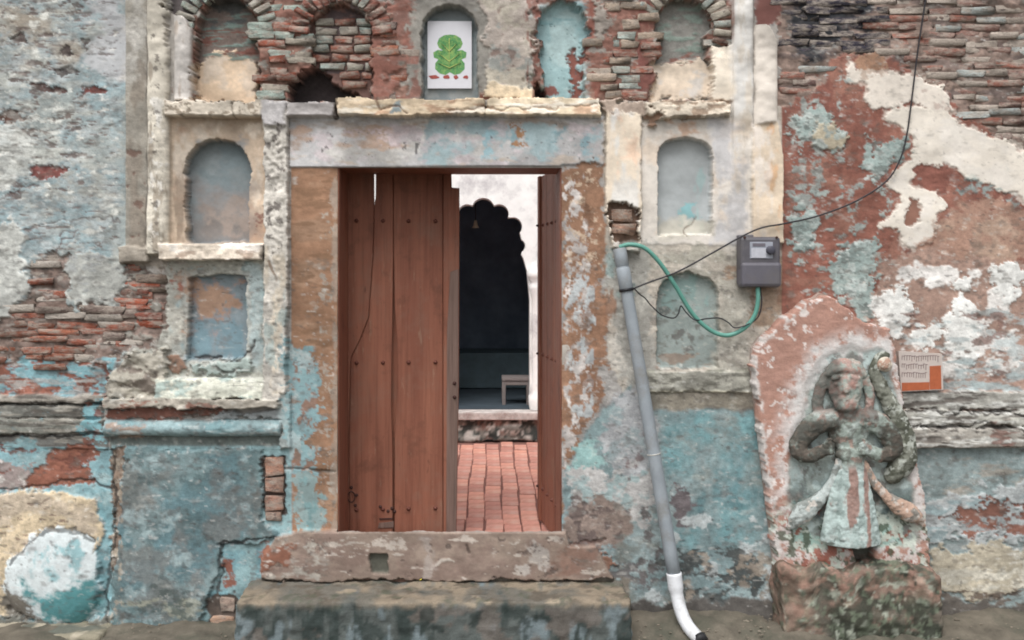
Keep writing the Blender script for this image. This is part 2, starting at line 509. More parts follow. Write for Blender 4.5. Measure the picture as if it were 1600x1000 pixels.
# layered string courses on the left wall
bar(-450, 166, 617, 630, 0.030, (150, 142, 132), 2.2, 30, R_LM)
bar(-450, 164, 632, 652, 0.018, (104, 104, 98), 2.0, 30, R_LM)
bar(-450, 166, 654, 676, 0.026, (116, 118, 110), 2.0, 30, R_LM)
bar(-450, 168, 680, 700, 0.006, (104, 104, 100), 2.0, 30, R_LM)
mottle(rect(-450, 612, 166, 700), (158, 152, 140), 0.6, 50, 6, 0.3, 0.8, fade=4)
mottle(rect(-450, 612, 166, 700), (84, 78, 72), 0.7, 60, 6, 0.3, 0.8, fade=4)
mottle(rect(-450, 640, 166, 700), (116, 156, 170), 0.9, 40, 16, 0.25, 0.9, fade=4)
paint([(134, 636), (160, 632), (164, 690), (146, 700), (130, 680)], TURQ, 6, 2, 16)
crack([(-450, 630), (0, 631), (166, 630)], 3, (42, 38, 36), 0.012, 1.5)
crack([(-450, 678), (0, 679), (100, 680), (166, 676)], 3, (50, 46, 44), 0.010, 2)
LL = [(-500, 698), (180, 698), (180, 1100), (-500, 1100)]
paint(LL, (120, 162, 180), 0, 1, var=0.12)
mottle(LL, (150, 176, 180), 0.4, 40, 30, 0.5, 0.7)
paint([(-450, 726), (20, 722), (50, 740), (40, 762), (0, 770), (-450, 770)], (142, 128, 124), 7, 2, 20)
mottle(rect(-450, 720, 50, 770), (190, 184, 180), 0.7, 18, 10, 0.3, 0.8)
RP = [(32, 762), (40, 744), (70, 720), (92, 704), (118, 690), (146, 694), (150, 712), (134, 728), (136, 744), (166, 758), (120, 756), (84, 760), (56, 768)]
paint(RP, (138, 84, 64), 4, 1.5, 16, dh=-0.006, var=0.14)
mottle(rect(-450, 690, 165, 750), (124, 74, 60), 1.0, 26, 16, 0.2, 0.9, dh=-0.005)
mottle(rect(120, 620, 175, 760), (128, 78, 62), 0.7, 20, 14, 0.2, 0.9, dh=-0.004)
crack([(-20, 768), (30, 764), (100, 752), (140, 750), (176, 762)], 2.4, (70, 50, 42), 0.010, 2)
paint([(-450, 772), (60, 768), (152, 776), (158, 830), (150, 905), (100, 960), (-450, 962)], (192, 172, 138), 4, 2, 24, h=0.012, var=0.07)
mottle([(-450, 772), (60, 768), (155, 776), (158, 850), (-450, 962)], (176, 160, 140), 0.3, 60, 34, 0.6, 0.8)
mottle([(-450, 780), (150, 785), (150, 850), (-450, 900)], (120, 96, 82), 1.9, 14, 5, 0.2, 0.8)
crack([(48, 786), (68, 783), (80, 780)], 1.4, (100, 80, 70), 0.003, 2)
MD = [(12, 950), (8, 905), (16, 878), (34, 862), (50, 838), (84, 826), (118, 824), (144, 842), (158, 872), (162, 910), (152, 948), (132, 974), (90, 972), (40, 962)]
a, m = shape(MD, 3, 2, 18); blend(a, m, (196, 206, 210), var=0.05)
_gx = (PXS[a[1]][None, :] - 86) / 84; _gy = (PYS[a[0]][:, None] - 900) / 84
H[a] += (-0.012 + 0.075 * np.sqrt(np.clip(1 - _gx ** 2 - _gy ** 2, 0, 1)) - H[a]) * m
paint([(40, 905), (90, 925), (150, 900), (160, 930), (150, 960), (128, 972), (80, 960), (40, 930)], (70, 142, 152), 8, 10, 24)
mottle([(30, 850), (130, 840), (150, 900), (60, 920)], (96, 164, 182), 0.7, 26, 34, 0.4, 0.7)
mottle([(30, 850), (130, 840), (150, 900), (60, 920)], (196, 206, 208), 0.8, 26, 30, 0.4, 0.7)
paint([(10, 910), (30, 930), (70, 960), (90, 975), (20, 965), (8, 940)], (112, 106, 96), 6, 5, 20)
crack([(20, 880), (50, 842), (84, 828), (118, 826), (146, 846)], 3.2, (58, 62, 62), 0.006, 2)
mottle(rect(150, 760, 180, 1000), (96, 140, 158), 0.0, 20, 26, 0.4, 0.9, fade=5)
paint([(-450, 964), (60, 966), (130, 974), (180, 962), (180, 1100), (-450, 1100)], (104, 104, 96), 3, 2, 20, h=0.03)

# ---- gateway, left side
paint(rect(197, -400, 268, 400), (152, 146, 134), 0, 1, var=0.1, h=0.012)
paint(rect(197, -400, 232, 120), (176, 172, 164), 10, 14, 40, var=0.05)
mottle(rect(197, 90, 234, 400), (132, 120, 106), 0.2, 24, 50, 0.5, 0.7)
mottle(rect(197, 230, 232, 392), (110, 82, 70), 0.9, 18, 16, 0.3, 0.85, dh=-0.006)
column(232, 266, -400, 398, 0.042, 0.016, (190, 182, 166), rid=rid('column', 'G'))
mottle(rect(234, 100, 266, 400), (142, 128, 110), 0.5, 14, 60, 0.4, 0.7)
mottle(rect(234, 150, 266, 400), (206, 202, 194), 0.8, 12, 20, 0.3, 0.8)
mottle(rect(234, 0, 266, 400), (84, 76, 70), 1.6, 10, 10, 0.2, 0.7)
crack([(233, -300), (232, 60), (233, 200), (231, 380)], 2.0, (96, 88, 80), 0.006, 1)
# panel round the upper niche
paint(rect(267, 184, 416, 382), (184, 162, 138), 0, 1, var=0.08)
mottle(rect(267, 184, 416, 382), (172, 132, 104), 0.4, 50, 40, 0.6, 0.6)
mottle(rect(267, 184, 416, 382), (196, 184, 168), 0.4, 40, 60, 0.5, 0.7)
mottle(rect(267, 230, 292, 382), (134, 116, 98), 0.2, 14, 60, 0.5, 0.7)
a, m = niche(arch(287, 391, 217, 379, 268, shoulder=3), 0.075, (122, 132, 138), rid('niche', 'G'))
paint([(296, 300), (390, 300), (390, 378), (296, 378)], (138, 126, 118), 10, 24, 40, alpha=0.8)
mottle(rect(300, 215, 390, 300), (106, 122, 134), 0.3, 40, 30, 0.5, 0.6)
mottle(rect(300, 300, 392, 378), (152, 134, 122), 0.7, 30, 30, 0.5, 0.6)
mottle(rect(392, 330, 412, 382), (120, 74, 62), 0.5, 14, 14, 0.3, 0.8)
# panel round the lower niche
paint(rect(196, 398, 262, 420), (150, 140, 128), 3, 2, 18)
paint([(260, 408), (440, 408), (440, 590), (180, 600), (196, 552), (240, 546), (260, 520)], (160, 160, 150), 3, 2, 18, var=0.1, h=0.0, brick=0)
mottle(rect(262, 410, 414, 590), (140, 164, 168), 0.1, 40, 50, 0.5, 0.85)
mottle(rect(262, 410, 300, 470), (142, 112, 92), 0.1, 24, 24, 0.4, 0.8)
mottle(rect(262, 440, 292, 470), (138, 80, 62), 0.5, 16, 10, 0.3, 0.9)
mottle(rect(380, 410, 414, 585), (168, 184, 184), 0.1, 20, 60, 0.5, 0.8)
paint(rect(262, 480, 290, 582), (176, 172, 160), 4, 4, 20, alpha=0.7)
paint(rect(286, 422, 392, 590), (166, 166, 158), 2, 2, 16, h=-0.008, alpha=0.7)
niche(arch(294, 384, 430, 562, 452, power=4.5), 0.058, (122, 136, 150), rid('niche', 'G'))
paint([(298, 440), (340, 440), (372, 445), (360, 480), (330, 515), (300, 512)], (170, 134, 108), 8, 8, 24)
mottle(rect(298, 500, 384, 562), (100, 132, 158), 0.0, 26, 60, 0.5, 0.8)
mottle(rect(340, 440, 384, 480), (98, 128, 140), 0.5, 20, 30, 0.4, 0.8)
paint([(270, 556), (292, 556), (300, 580), (280, 584)], (136, 104, 84), 5, 3, 14, h=0.012)
paint([(292, 566), (390, 562), (396, 582), (300, 586)], (156, 172, 166), 3, 2, 14, h=0.018)
crack([(302, 562), (340, 558), (372, 564), (392, 548), (398, 530)], 3.4, (70, 62, 58), 0.014, 2)
crack([(336, 576), (366, 580), (376, 574)], 2.6, (80, 80, 76), 0.010, 2)
# rubble plaster bottom left of the lower niche
paint([(196, 552), (240, 546), (262, 540), (262, 620), (170, 622), (176, 590)], (158, 152, 138), 4, 2, 14, h=0.03, brick=0, hn=0.008)
mottle(rect(172, 540, 262, 620), (116, 102, 92), 0.5, 20, 14, 0.3, 0.8, dh=-0.006)
mottle(rect(190, 420, 262, 548), (146, 142, 132), 0.6, 22, 10, 0.3, 0.9, h=0.002, brick=0)
# ledges of the left side
bar(190, 236, 386, 412, 0.045, (158, 148, 134), 2.2, 16, rid('ledge', 'G'))
bar(254, 413, 382, 407, 0.070, (196, 182, 164), 1.6, 16, rid('ledge', 'G'))
mottle(rect(254, 380, 413, 396), (210, 202, 192), 0.2, 26, 12, 0.3, 0.9, fade=5)
mottle(rect(254, 390, 413, 407), (160, 134, 114), 0.6, 30, 12, 0.3, 0.7, fade=4)
bar(262, 420, 158, 184, 0.070, (198, 186, 168), 1.2, 20, rid('ledge', 'G'))
mottle(rect(262, 158, 420, 184), (132, 116, 96), 1.2, 12, 9, 0.25, 0.8, fade=4)
crack([(368, 158), (370, 184)], 1.6, (110, 98, 84), 0.008, 1.5)
# sill and base mouldings, left
bar(246, 440, 590, 622, 0.055, (186, 188, 172), 2.0, 22, rid('ledge', 'G'))
mottle(rect(246, 588, 440, 622), (206, 206, 190), 0.3, 40, 8, 0.3, 0.8, fade=5)
mottle(rect(246, 588, 440, 622), (146, 172, 168), 0.6, 30, 16, 0.3, 0.7, fade=5)
rm = rid('moulding', 'G')
bar(166, 442, 620, 638, 0.062, (168, 160, 146), 2.4, 22, rm)
paint([(166, 634), (310, 636), (352, 640), (330, 650), (250, 654), (166, 656)], (120, 76, 62), 3, 2, 16, h=0.022)
paint([(352, 640), (442, 638), (442, 654), (330, 652)], (138, 144, 146), 3, 2, 16, h=0.03)
mottle(rect(166, 622, 350, 640), (142, 96, 80), 0.8, 26, 8, 0.25, 0.9, fade=4)
paint(rect(172, 676, 441, 702), (104, 114, 110), 1, 1.5, 20, h=0.004)  # fascia under the torus, its shade painted in as darker grey-green
bar(168, 441, 655, 681, 0.060, (126, 152, 160), 1.8, 26, rid('moulding', 'G'), rnd=True)
mottle(rect(170, 656, 440, 679), (110, 150, 164), 0.1, 50, 16, 0.4, 0.8, fade=6)
mottle(rect(170, 656, 240, 684), (160, 130, 108), 0.4, 30, 14, 0.4, 0.8, fade=6)
mottle(rect(170, 656, 440, 679), (164, 178, 178), 0.9, 50, 8, 0.3, 0.7, fade=6)
# dado
rd = rid('dado', 'G')
DADO = [(180, 700), (413, 700), (410, 745), (412, 812), (436, 836), (400, 842), (345, 848), (342, 900), (318, 960), (300, 1100), (178, 1100)]
paint([(176, 696), (460, 696), (460, 1100), (176, 1100)], (124, 158, 168), 0, 1)
paint(DADO, (100, 126, 133), 3, 1.5, 20, h=0.022, var=0.1)
region(DADO, rd)
mottle(DADO, (130, 152, 158), 0.4, 60, 60, 0.6, 0.8)
mottle(DADO, (86, 120, 138), 0.5, 44, 60, 0.5, 0.8)
mottle(DADO, (112, 112, 106), 0.6, 50, 44, 0.5, 0.7)
mottle(DADO, (150, 172, 178), 1.0, 30, 30, 0.4, 0.7)
mottle(DADO, (78, 100, 106), 1.2, 22, 30, 0.3, 0.6)
mottle(rect(184, 930, 330, 1000), (150, 150, 130), 0.5, 30, 18, 0.4, 0.7)
mottle(rect(180, 900, 340, 1000), (70, 84, 82), 0.9, 22, 14, 0.3, 0.7)
paint([(176, 698), (194, 698), (192, 760), (186, 880), (178, 900)], (124, 104, 88), 4, 2, 12, h=0.006, var=0.25, vs=10)
mottle(rect(174, 700, 196, 990), (166, 154, 136), 0.7, 8, 10, 0.3, 0.8, fade=4)
crack([(179, 698), (180, 850), (168, 930), (172, 1000)], 2.6, (66, 62, 60), 0.012, 2)
mottle([(345, 850), (440, 845), (410, 905), (370, 930), (340, 960)], (104, 150, 172), 0.0, 30, 30, 0.4, 0.85)
paint([(350, 870), (366, 872), (368, 912), (352, 916)], (134, 84, 68), 4, 2, 14)
crack([(436, 838), (400, 840), (380, 850), (346, 848), (346, 900), (340, 930)], 2.6, (58, 50, 48), 0.012, 2)
# bricks showing at the dado's corner
paint([(411, 712), (446, 712), (446, 806), (414, 806)], (90, 74, 66), 2, 1.5, 14, h=-0.012)
paint([(326, 934), (366, 926), (372, 990), (326, 996)], (92, 80, 72), 3, 2, 14, h=-0.006)
# carved pilaster left of the door
rp = rid('carved_pilaster', 'G')
paint([(414, 166), (451, 166), (453, 400), (448, 622), (414, 622)], (184, 178, 168), 1.2, 1.2, 20, h=0.046, var=0.08)
region([(413, 166), (452, 166), (453, 622), (413, 622)], rp)
paint([(414, 160), (452, 160), (452, 200), (414, 200)], (172, 168, 168), 2, 3, 20, h=0.062)
paint([(440, 612), (456, 612), (456, 700), (440, 700)], (150, 160, 158), 2, 2, 16, h=0.03)
a = area(rect(417, 196, 449, 600), 0); xs, ys = PXS[a[1]], PYS[a[0]]
gx = (xs[None, :] - 433) / 15; gy = ((ys[:, None] - 196) % 58 - 29) / 29
leaf = np.sin(np.hypot(gx * 1.1, gy * 1.5) * 9 + 3.5 * np.arctan2(gy, gx)) * (np.abs(gx) < 0.95)
fadeY = 1 - sstep(300, 420, ys[:, None].astype(np.float64))
brk = sstep(-0.5, 0.6, fbm(xs, ys, 22, 26, 640, 4))
H[a] += (0.0045 * leaf * brk + 0.003 * fbm(xs, ys, 9, 12, 641, 4)) * (0.25 + 0.75 * fadeY)
mottle(rect(415, 190, 450, 420), (96, 88, 84), 1.1, 9, 12, 0.25, 0.8, fade=3, dh=-0.004)
mottle(rect(415, 380, 450, 620), (196, 182, 160), 0.3, 16, 40, 0.5, 0.8, fade=5)
mottle(rect(415, 420, 452, 620), (150, 168, 166), 0.7, 16, 40, 0.4, 0.8, fade=5)
crack([(424, 408), (432, 430), (434, 440)], 2, (120, 92, 64), 0.004, 1)

# ---- top arcade
TOP = [(268, -400), (1145, -400), (1145, 157), (268, 157)]
paint(TOP, (132, 98, 84), 0, 1, h=-0.0105, brick=1.0, hn=0.0042, var=0.22, vs=14)
mottle(TOP, (140, 94, 80), 0.1, 30, 18, 0.4, 0.8)
mottle(TOP, (150, 150, 142), 0.8, 24, 10, 0.3, 0.8)
paint(rect(266, -400, 300, 157), (170, 164, 156), 2, 2, 18, h=0.0, brick=0)
paint([(268, -60), (306, -60), (304, 20), (296, 40), (268, 22)], (92, 84, 84), 5, 2, 14, h=-0.03, brick=0.6)
column(274, 301, 26, 158, 0.03, 0.012, (192, 186, 180), top_round=18, rid=rid('column', 'G'))
mottle(rect(274, 30, 301, 156), (166, 150, 134), 0.6, 12, 50, 0.4, 0.7)
# plaster left between the niches
paint([(752, -400), (840, -400), (838, 40), (836, 157), (748, 157), (748, 60)], (164, 152, 142), 7, 3, 24, h=0.004, brick=0)
mottle(rect(752, -200, 838, 156), (176, 168, 150), 0.2, 40, 30, 0.5, 0.8)
mottle(rect(752, 20, 838, 150), (134, 140, 136), 0.7, 26, 20, 0.4, 0.8)
mottle(rect(752, -100, 838, 110), (120, 92, 82), 1.1, 16, 14, 0.3, 0.7, dh=-0.005)
paint([(752, 132), (838, 132), (838, 158), (752, 158)], (198, 178, 146), 4, 4, 20, h=0.012)
paint([(632, 20), (668, -20), (738, -20), (760, 20), (756, 157), (640, 157), (640, 60)], (136, 132, 124), 5, 3, 20, h=-0.006, brick=0)
mottle(rect(580, -30, 656, 157), (140, 88, 74), -0.2, 30, 24, 0.5, 0.85, fade=6, h=-0.006, brick=0.2)
mottle(rect(820, -10, 850, 157), (128, 80, 68), 0.2, 12, 30, 0.4, 0.85, fade=5)
mottle(rect(916, -100, 940, 157), (134, 78, 64), 0.0, 12, 30, 0.4, 0.85, fade=5, h=-0.008, brick=0.1)
mottle(rect(996, -40, 1026, 157), (122, 70, 62), -0.2, 14, 40, 0.4, 0.85, fade=5, h=-0.008, brick=0.1)
paint([(1112, 72), (1148, 68), (1148, 160), (1110, 160)], (202, 190, 172), 1.5, 2, 16, h=0.014, brick=0)
paint([(920, 0), (934, -10), (960, 40), (935, 60)], (150, 140, 130), 5, 2, 12, h=0.0, brick=0)
for k, (x0, x1, yt, sp, c, dep) in enumerate(((304, 401, -6, 46, (120, 104, 96), 0.085), (484, 580, 6, 52, (112, 82, 74), 0.06), (659, 746, 8, 50, (132, 142, 146), 0.085), (838, 921, 2, 52, (138, 172, 180), 0.07), (1024, 1112, -2, 44, (126, 124, 118), 0.07))):
    po = arch(x0, x1, yt, 157, sp, shoulder=(9 if k == 3 else 5 if k == 4 else 0))
    niche(po, dep, c, rid('niche', 'G'), rough=2.2 if k != 2 else 1.0)
    if k == 0:
        paint([(303, 92), (330, 72), (360, 78), (395, 100), (398, 157), (303, 157)], (202, 176, 146), 4, 2, 20, h=-dep + 0.014)
        mottle(rect(304, 76, 398, 157), (186, 172, 156), 0.3, 40, 30, 0.5, 0.7)
        mottle(rect(304, 0, 402, 92), (118, 142, 134), 0.2, 40, 8, 0.3, 0.9, dh=0.006)
        mottle(rect(304, 40, 402, 92), (124, 74, 62), 0.6, 40, 7, 0.3, 0.9)
        mottle(rect(304, -10, 402, 40), (74, 82, 84), 0.0, 40, 20, 0.4, 0.8)
        crack([(398, 96), (404, 120), (396, 150)], 4, (30, 28, 30), 0.03, 2)
    if k == 1:
        paint([(450, 158), (456, 126), (474, 106), (508, 104), (524, 132), (556, 146), (560, 158)], (62, 54, 54), 3, 2, 14, h=-0.155)  # broken hole; dark colour stands in for the shade of a deeper one
        mottle(rect(484, 0, 580, 110), (84, 74, 76), 0.3, 26, 10, 0.3, 0.8)
    if k == 2:
        mottle(rect(660, 10, 748, 60), (104, 126, 134), 0.0, 40, 30, 0.5, 0.8)
        mottle(rect(660, 100, 748, 157), (156, 158, 154), 0.1, 30, 30, 0.5, 0.7)
    if k == 3:
        mottle(rect(838, 0, 922, 157), (160, 186, 188), 0.3, 40, 40, 0.5, 0.8)
        mottle(rect(838, 0, 922, 60), (112, 154, 166), 0.2, 50, 14, 0.4, 0.8)
        paint([(888, 78), (900, 72), (904, 84), (918, 72), (924, 96), (906, 100), (910, 130), (904, 157), (894, 157), (896, 110), (888, 96)], (132, 78, 66), 3, 1.5, 10, dh=-0.01)
        paint([(836, 128), (844, 128), (852, 142), (864, 157), (836, 157)], (62, 56, 56), 2, 1.5, 10, h=-0.155)  # small hole, shade of its depth painted dark
        paint([(850, 134), (868, 128), (874, 142), (862, 152)], (128, 78, 70), 3, 2, 10)
        mottle(rect(838, 20, 922, 157), (72, 92, 98), 1.9, 9, 7, 0.2, 0.8, dh=-0.005)
    if k == 4:
        paint([(1024, 100), (1040, 92), (1090, 94), (1112, 90), (1112, 157), (1022, 157)], (204, 186, 164), 4, 4, 20, h=-dep + 0.02)
        mottle(rect(1024, 96, 1112, 157), (192, 190, 188), 0.3, 34, 30, 0.5, 0.7)
        mottle(rect(1030, 0, 1106, 80), (116, 134, 124), 0.1, 26, 8, 0.3, 0.85, dh=0.006)
        mottle(rect(1026, 70, 1112, 96), (130, 80, 66), 0.5, 24, 10, 0.3, 0.85)
# ---- lintel, long ledge
rl = rid('lintel_panel', 'G')
LIN = [(453, 182), (946, 182), (944, 259), (453, 262)]
paint(LIN, (174, 173, 174), 0, 1, h=0.012, var=0.07, brick=0)
region(LIN, rl)
mottle(LIN, (182, 178, 172), 0.2, 60, 40, 0.6, 0.8)
mottle(rect(453, 182, 700, 240), (172, 134, 104), 0.5, 50, 26, 0.5, 0.7)
mottle(rect(453, 182, 946, 210), (150, 128, 106), 0.3, 60, 16, 0.5, 0.6)
mottle(rect(660, 190, 946, 259), (140, 170, 184), 0.1, 40, 34, 0.5, 0.8)
mottle(rect(740, 190, 946, 259), (122, 164, 188), 0.9, 20, 20, 0.4, 0.8)
mottle(rect(453, 190, 946, 259), (186, 172, 180), 0.8, 30, 20, 0.4, 0.7)
mottle(rect(453, 235, 946, 259), (178, 160, 142), 0.8, 40, 10, 0.4, 0.7, fade=6)
paint([(798, 200), (814, 196), (820, 214), (812, 230), (800, 228)], (160, 116, 76), 5, 3, 12)
mottle(rect(453, 185, 946, 259), (96, 88, 88), 2.2, 8, 8, 0.2, 0.7)
crack([(650, 226), (652, 240)], 1.6, (70, 70, 74), 0.006, 1)
bar(452, 526, 162, 184, 0.066, (166, 160, 158), 1.4, 18, rid('ledge', 'G'))
bar(528, 758, 157, 183, 0.078, (200, 178, 146), 2.4, 16, rid('ledge', 'G'))
bar(760, 936, 156, 182, 0.072, (200, 182, 152), 2.4, 16, rid('ledge', 'G'))
mottle(rect(528, 155, 936, 184), (182, 142, 110), 0.7, 40, 10, 0.3, 0.8, fade=4)
mottle(rect(528, 155, 936, 184), (216, 208, 192), 0.7, 40, 8, 0.3, 0.8, fade=4)
paint([(612, 168), (626, 166), (628, 178), (614, 180)], (134, 146, 150), 3, 2, 10)
crack([(528, 156), (526, 184)], 2.4, (84, 72, 62), 0.02, 1.5)
crack([(590, 158), (598, 174), (620, 170), (640, 180)], 1.8, (128, 98, 76), 0.01, 2)
crack([(700, 172), (760, 173), (860, 170), (930, 168)], 1.5, (140, 108, 80), 0.008, 2)
# ---- door surrounds
rs1, rs2 = rid('door_surround', 'G'), rid('door_surround', 'G')
SL = [(455, 262), (528, 262), (528, 830), (456, 830)]
paint(SL, (150, 110, 80), 0, 1, h=0.002, brick=0, var=0.07)
region(SL, rs1)
mottle(SL, (158, 124, 96), 0.4, 60, 30, 0.5, 0.7)
mottle(SL, (128, 94, 66), 0.6, 40, 10, 0.4, 0.7)
mottle(rect(455, 258, 530, 290), (166, 158, 150), 0.3, 30, 20, 0.4, 0.85)
paint([(450, 540), (484, 545), (492, 600), (494, 660), (480, 690), (494, 735), (450, 735)], (124, 160, 172), 7, 2.5, 18)
mottle([(440, 538), (494, 540), (496, 740), (440, 740)], (162, 180, 182), 0.4, 22, 26, 0.3, 0.8)
mottle([(450, 538), (498, 540), (500, 740), (450, 740)], (140, 100, 76), 0.9, 20, 26, 0.25, 0.9)
paint([(462, 738), (500, 738), (506, 826), (466, 832)], (128, 152, 152), 6, 2.5, 16)
mottle(rect(462, 738, 520, 830), (104, 148, 156), 0.6, 18, 22, 0.3, 0.8)
mottle(rect(490, 262, 528, 820), (166, 158, 146), 1.35, 12, 12, 0.25, 0.8)
crack([(446, 731), (480, 733), (524, 738)], 2.2, (74, 56, 42), 0.008, 1)
paint([(519, 262), (528, 262), (528, 830), (519, 830)], (162, 152, 140), 2.5, 1.5, 20, alpha=0.55)
SR = [(877, 262), (946, 258), (950, 540), (935, 640), (880, 745), (877, 830)]
paint([(877, 258), (946, 258), (990, 400), (1000, 900), (877, 860)], (150, 146, 142), 0, 2, h=0.002, brick=0)
paint(SR, (148, 108, 80), 5, 2, 20, h=0.002, var=0.08)
region([(877, 262), (944, 262), (944, 640), (900, 745), (877, 830)], rs2)
mottle([(879, 262), (915, 262), (925, 420), (920, 640), (885, 740), (879, 740)], (184, 178, 174), 0.0, 12, 16, 0.3, 0.9, fade=6, dh=0.003)
mottle([(885, 420), (935, 430), (930, 640), (890, 720)], (172, 180, 184), 0.4, 14, 20, 0.3, 0.9, fade=8, dh=0.003)
mottle(rect(880, 262, 945, 420), (190, 166, 140), 1.0, 10, 9, 0.25, 0.8)
mottle(rect(900, 262, 948, 640), (122, 86, 62), 0.9, 18, 18, 0.3, 0.7, dh=-0.003)
# ---- gateway, right side
RS = [(944, 160), (1222, 160), (1222, 640), (985, 640), (950, 560)]
paint(RS, (176, 166, 152), 2, 2, 20, h=0.0, brick=0, var=0.07)
mottle(RS, (190, 184, 174), 0.2, 60, 60, 0.6, 0.8)
rp2 = rid('pilaster', 'G')
PR = [(946, 166), (1002, 166), (1004, 330), (998, 395), (956, 388), (946, 330)]
paint(PR, (206, 190, 168), .6, 1.2, 20, h=0.034, var=0.06)
region(PR, rp2)
mottle(PR, (206, 168, 138), 0.4, 30, 60, 0.5, 0.7)
mottle(PR, (200, 200, 198), 0.4, 24, 60, 0.5, 0.7)
paint(rect(1002, 186, 1172, 382), (196, 188, 178), 1, 2, 20, h=0.004, var=0.05)
mottle(rect(1002, 186, 1172, 382), (198, 176, 152), 0.5, 60, 40, 0.5, 0.6)
mottle(rect(1110, 186, 1172, 382), (182, 182, 186), 0.2, 40, 60, 0.5, 0.7)
mottle(rect(1040, 184, 1120, 220), (190, 140, 100), 0.0, 30, 20, 0.5, 0.6)
niche(arch(1029, 1113, 216, 367, 248, power=2.6), 0.06, (164, 170, 174), rid('niche', 'G'), rough=0.8)
paint([(1068, 322), (1086, 320), (1092, 344), (1070, 346)], (118, 168, 178), 5, 3, 10)
mottle(rect(1085, 250, 1112, 366), (150, 182, 182), 0.7, 12, 40, 0.4, 0.7)
paint([(1030, 340), (1112, 344), (1112, 367), (1030, 367)], (178, 172, 156), 4, 6, 20, alpha=0.8)
crack([(1074, 368), (1072, 356), (1086, 350), (1092, 340)], 1.6, (120, 104, 90), 0.004, 2)
# flaked hole in the pilaster with two bricks
paint([(950, 318), (956, 310), (966, 318), (990, 326), (1000, 342), (998, 372), (984, 384), (962, 378), (954, 352)], (118, 92, 76), 4, 1.2, 12, h=-0.012, var=0.2, vs=10)
# right ledge
bar(1000, 1142, 158, 184, 0.058, (200, 186, 166), 3.2, 16, rid('ledge', 'G'))
mottle(rect(998, 156, 1146, 190), (150, 122, 98), 0.8, 26, 10, 0.3, 0.8, fade=4, dh=-0.008)
paint([(1002, 180), (1030, 178), (1028, 198), (1012, 200)], (152, 118, 94), 4, 2, 12, h=0.03)
paint([(936, 158), (1002, 160), (1002, 176), (950, 174)], (166, 146, 130), 4, 2, 14, h=0.03)
# between the niches, lower niche
mottle(rect(1000, 380, 1170, 440), (150, 146, 132), 0.1, 34, 20, 0.5, 0.8)
paint([(960, 385), (1024, 380), (1022, 640), (985, 640), (960, 560)], (160, 158, 150), 8, 6, 26, alpha=0.85)
mottle(rect(945, 380, 1000, 500), (134, 158, 156), 0.2, 26, 30, 0.4, 0.8)
mottle(rect(936, 440, 968, 560), (150, 106, 76), 0.2, 18, 40, 0.4, 0.85)
niche(arch(1026, 1122, 427, 575, 470, power=2.3), 0.045, (140, 152, 148), rid('niche', 'G'), rough=1.2)
mottle(rect(1028, 430, 1120, 500), (120, 150, 146), 0.1, 30, 40, 0.5, 0.8)
mottle(rect(1028, 540, 1120, 575), (146, 122, 104), 0.1, 30, 14, 0.4, 0.8)
mottle(rect(1028, 460, 1120, 560), (86, 80, 76), 1.5, 18, 18, 0.25, 0.7)
paint([(1122, 430), (1170, 428), (1172, 600), (1122, 600)], (158, 154, 142), 6, 8, 26, alpha=0.8)
paint([(1172, 384), (1222, 380), (1226, 470), (1206, 510), (1176, 520)], (164, 138, 112), 6, 5, 20, h=-0.004, alpha=0.9)
mottle(rect(1172, 430, 1226, 520), (132, 100, 78), 0.3, 18, 26, 0.4, 0.8)
mottle(rect(1120, 388, 1172, 440), (150, 118, 90), 0.9, 30, 14, 0.3, 0.8)
mottle(rect(1000, 575, 1190, 625), (132, 132, 116), 0.1, 40, 10, 0.4, 0.85)
bar(1010, 1200, 580, 612, 0.016, (150, 148, 136), 2.0, 20, rid('ledge', 'G'))
mottle(rect(1010, 580, 1200, 612), (100, 98, 88), 0.7, 24, 8, 0.3, 0.8, fade=5)
crack([(1010, 612), (1100, 611), (1200, 613)], 1.6, (190, 184, 160), -0.004, 1)
paint([(985, 614), (1222, 614), (1222, 644), (985, 644)], (112, 106, 90), 6, 6, 24, alpha=0.75, h=0.0)  # band below the sill, shading painted into the brown-grey
# lower right of the door
LR = [(880, 742), (940, 640), (985, 600), (1000, 640), (1224, 640), (1224, 1100), (877, 1100), (877, 830)]
paint(LR, (116, 139, 145), 2, 3, 24, h=0.0, brick=0, var=0.1)
mottle(LR, (142, 158, 160), 0.4, 50, 50, 0.6, 0.8)
paint([(940, 640), (1012, 600), (1030, 760), (985, 740), (945, 720)], (158, 160, 166), 10, 5, 26)
mottle([(940, 640), (1010, 600), (1030, 760), (985, 740), (945, 720)], (128, 144, 150), 0.4, 30, 26, 0.4, 0.8)
mottle(rect(960, 670, 1010, 740), (118, 98, 96), 0.6, 24, 24, 0.3, 0.8)
mottle(rect(1030, 640, 1215, 860), (92, 146, 160), 0.3, 50, 60, 1.1, 0.8)
mottle(rect(1090, 660, 1210, 800), (80, 126, 142), 0.6, 24, 60, 0.9, 0.7)
mottle(rect(1030, 640, 1215, 780), (136, 142, 134), 0.6, 44, 30, 0.9, 0.8)
paint([(896, 700), (935, 690), (945, 720), (920, 745), (900, 740)], (130, 170, 168), 6, 3, 16)
paint([(884, 745), (960, 730), (1010, 750), (1030, 800), (960, 815), (890, 820)], (164, 162, 160), 10, 3, 20)
mottle([(884, 735), (1040, 735), (1040, 830), (884, 830)], (132, 158, 160), 0.4, 26, 20, 0.3, 0.8)
paint([(884, 788), (950, 780), (985, 800), (980, 830), (950, 856), (880, 850)], (134, 116, 106), 9, 6, 26)
paint([(876, 850), (930, 845), (960, 880), (950, 900), (876, 905)], (136, 96, 76), 8, 4, 20, h=0.012)
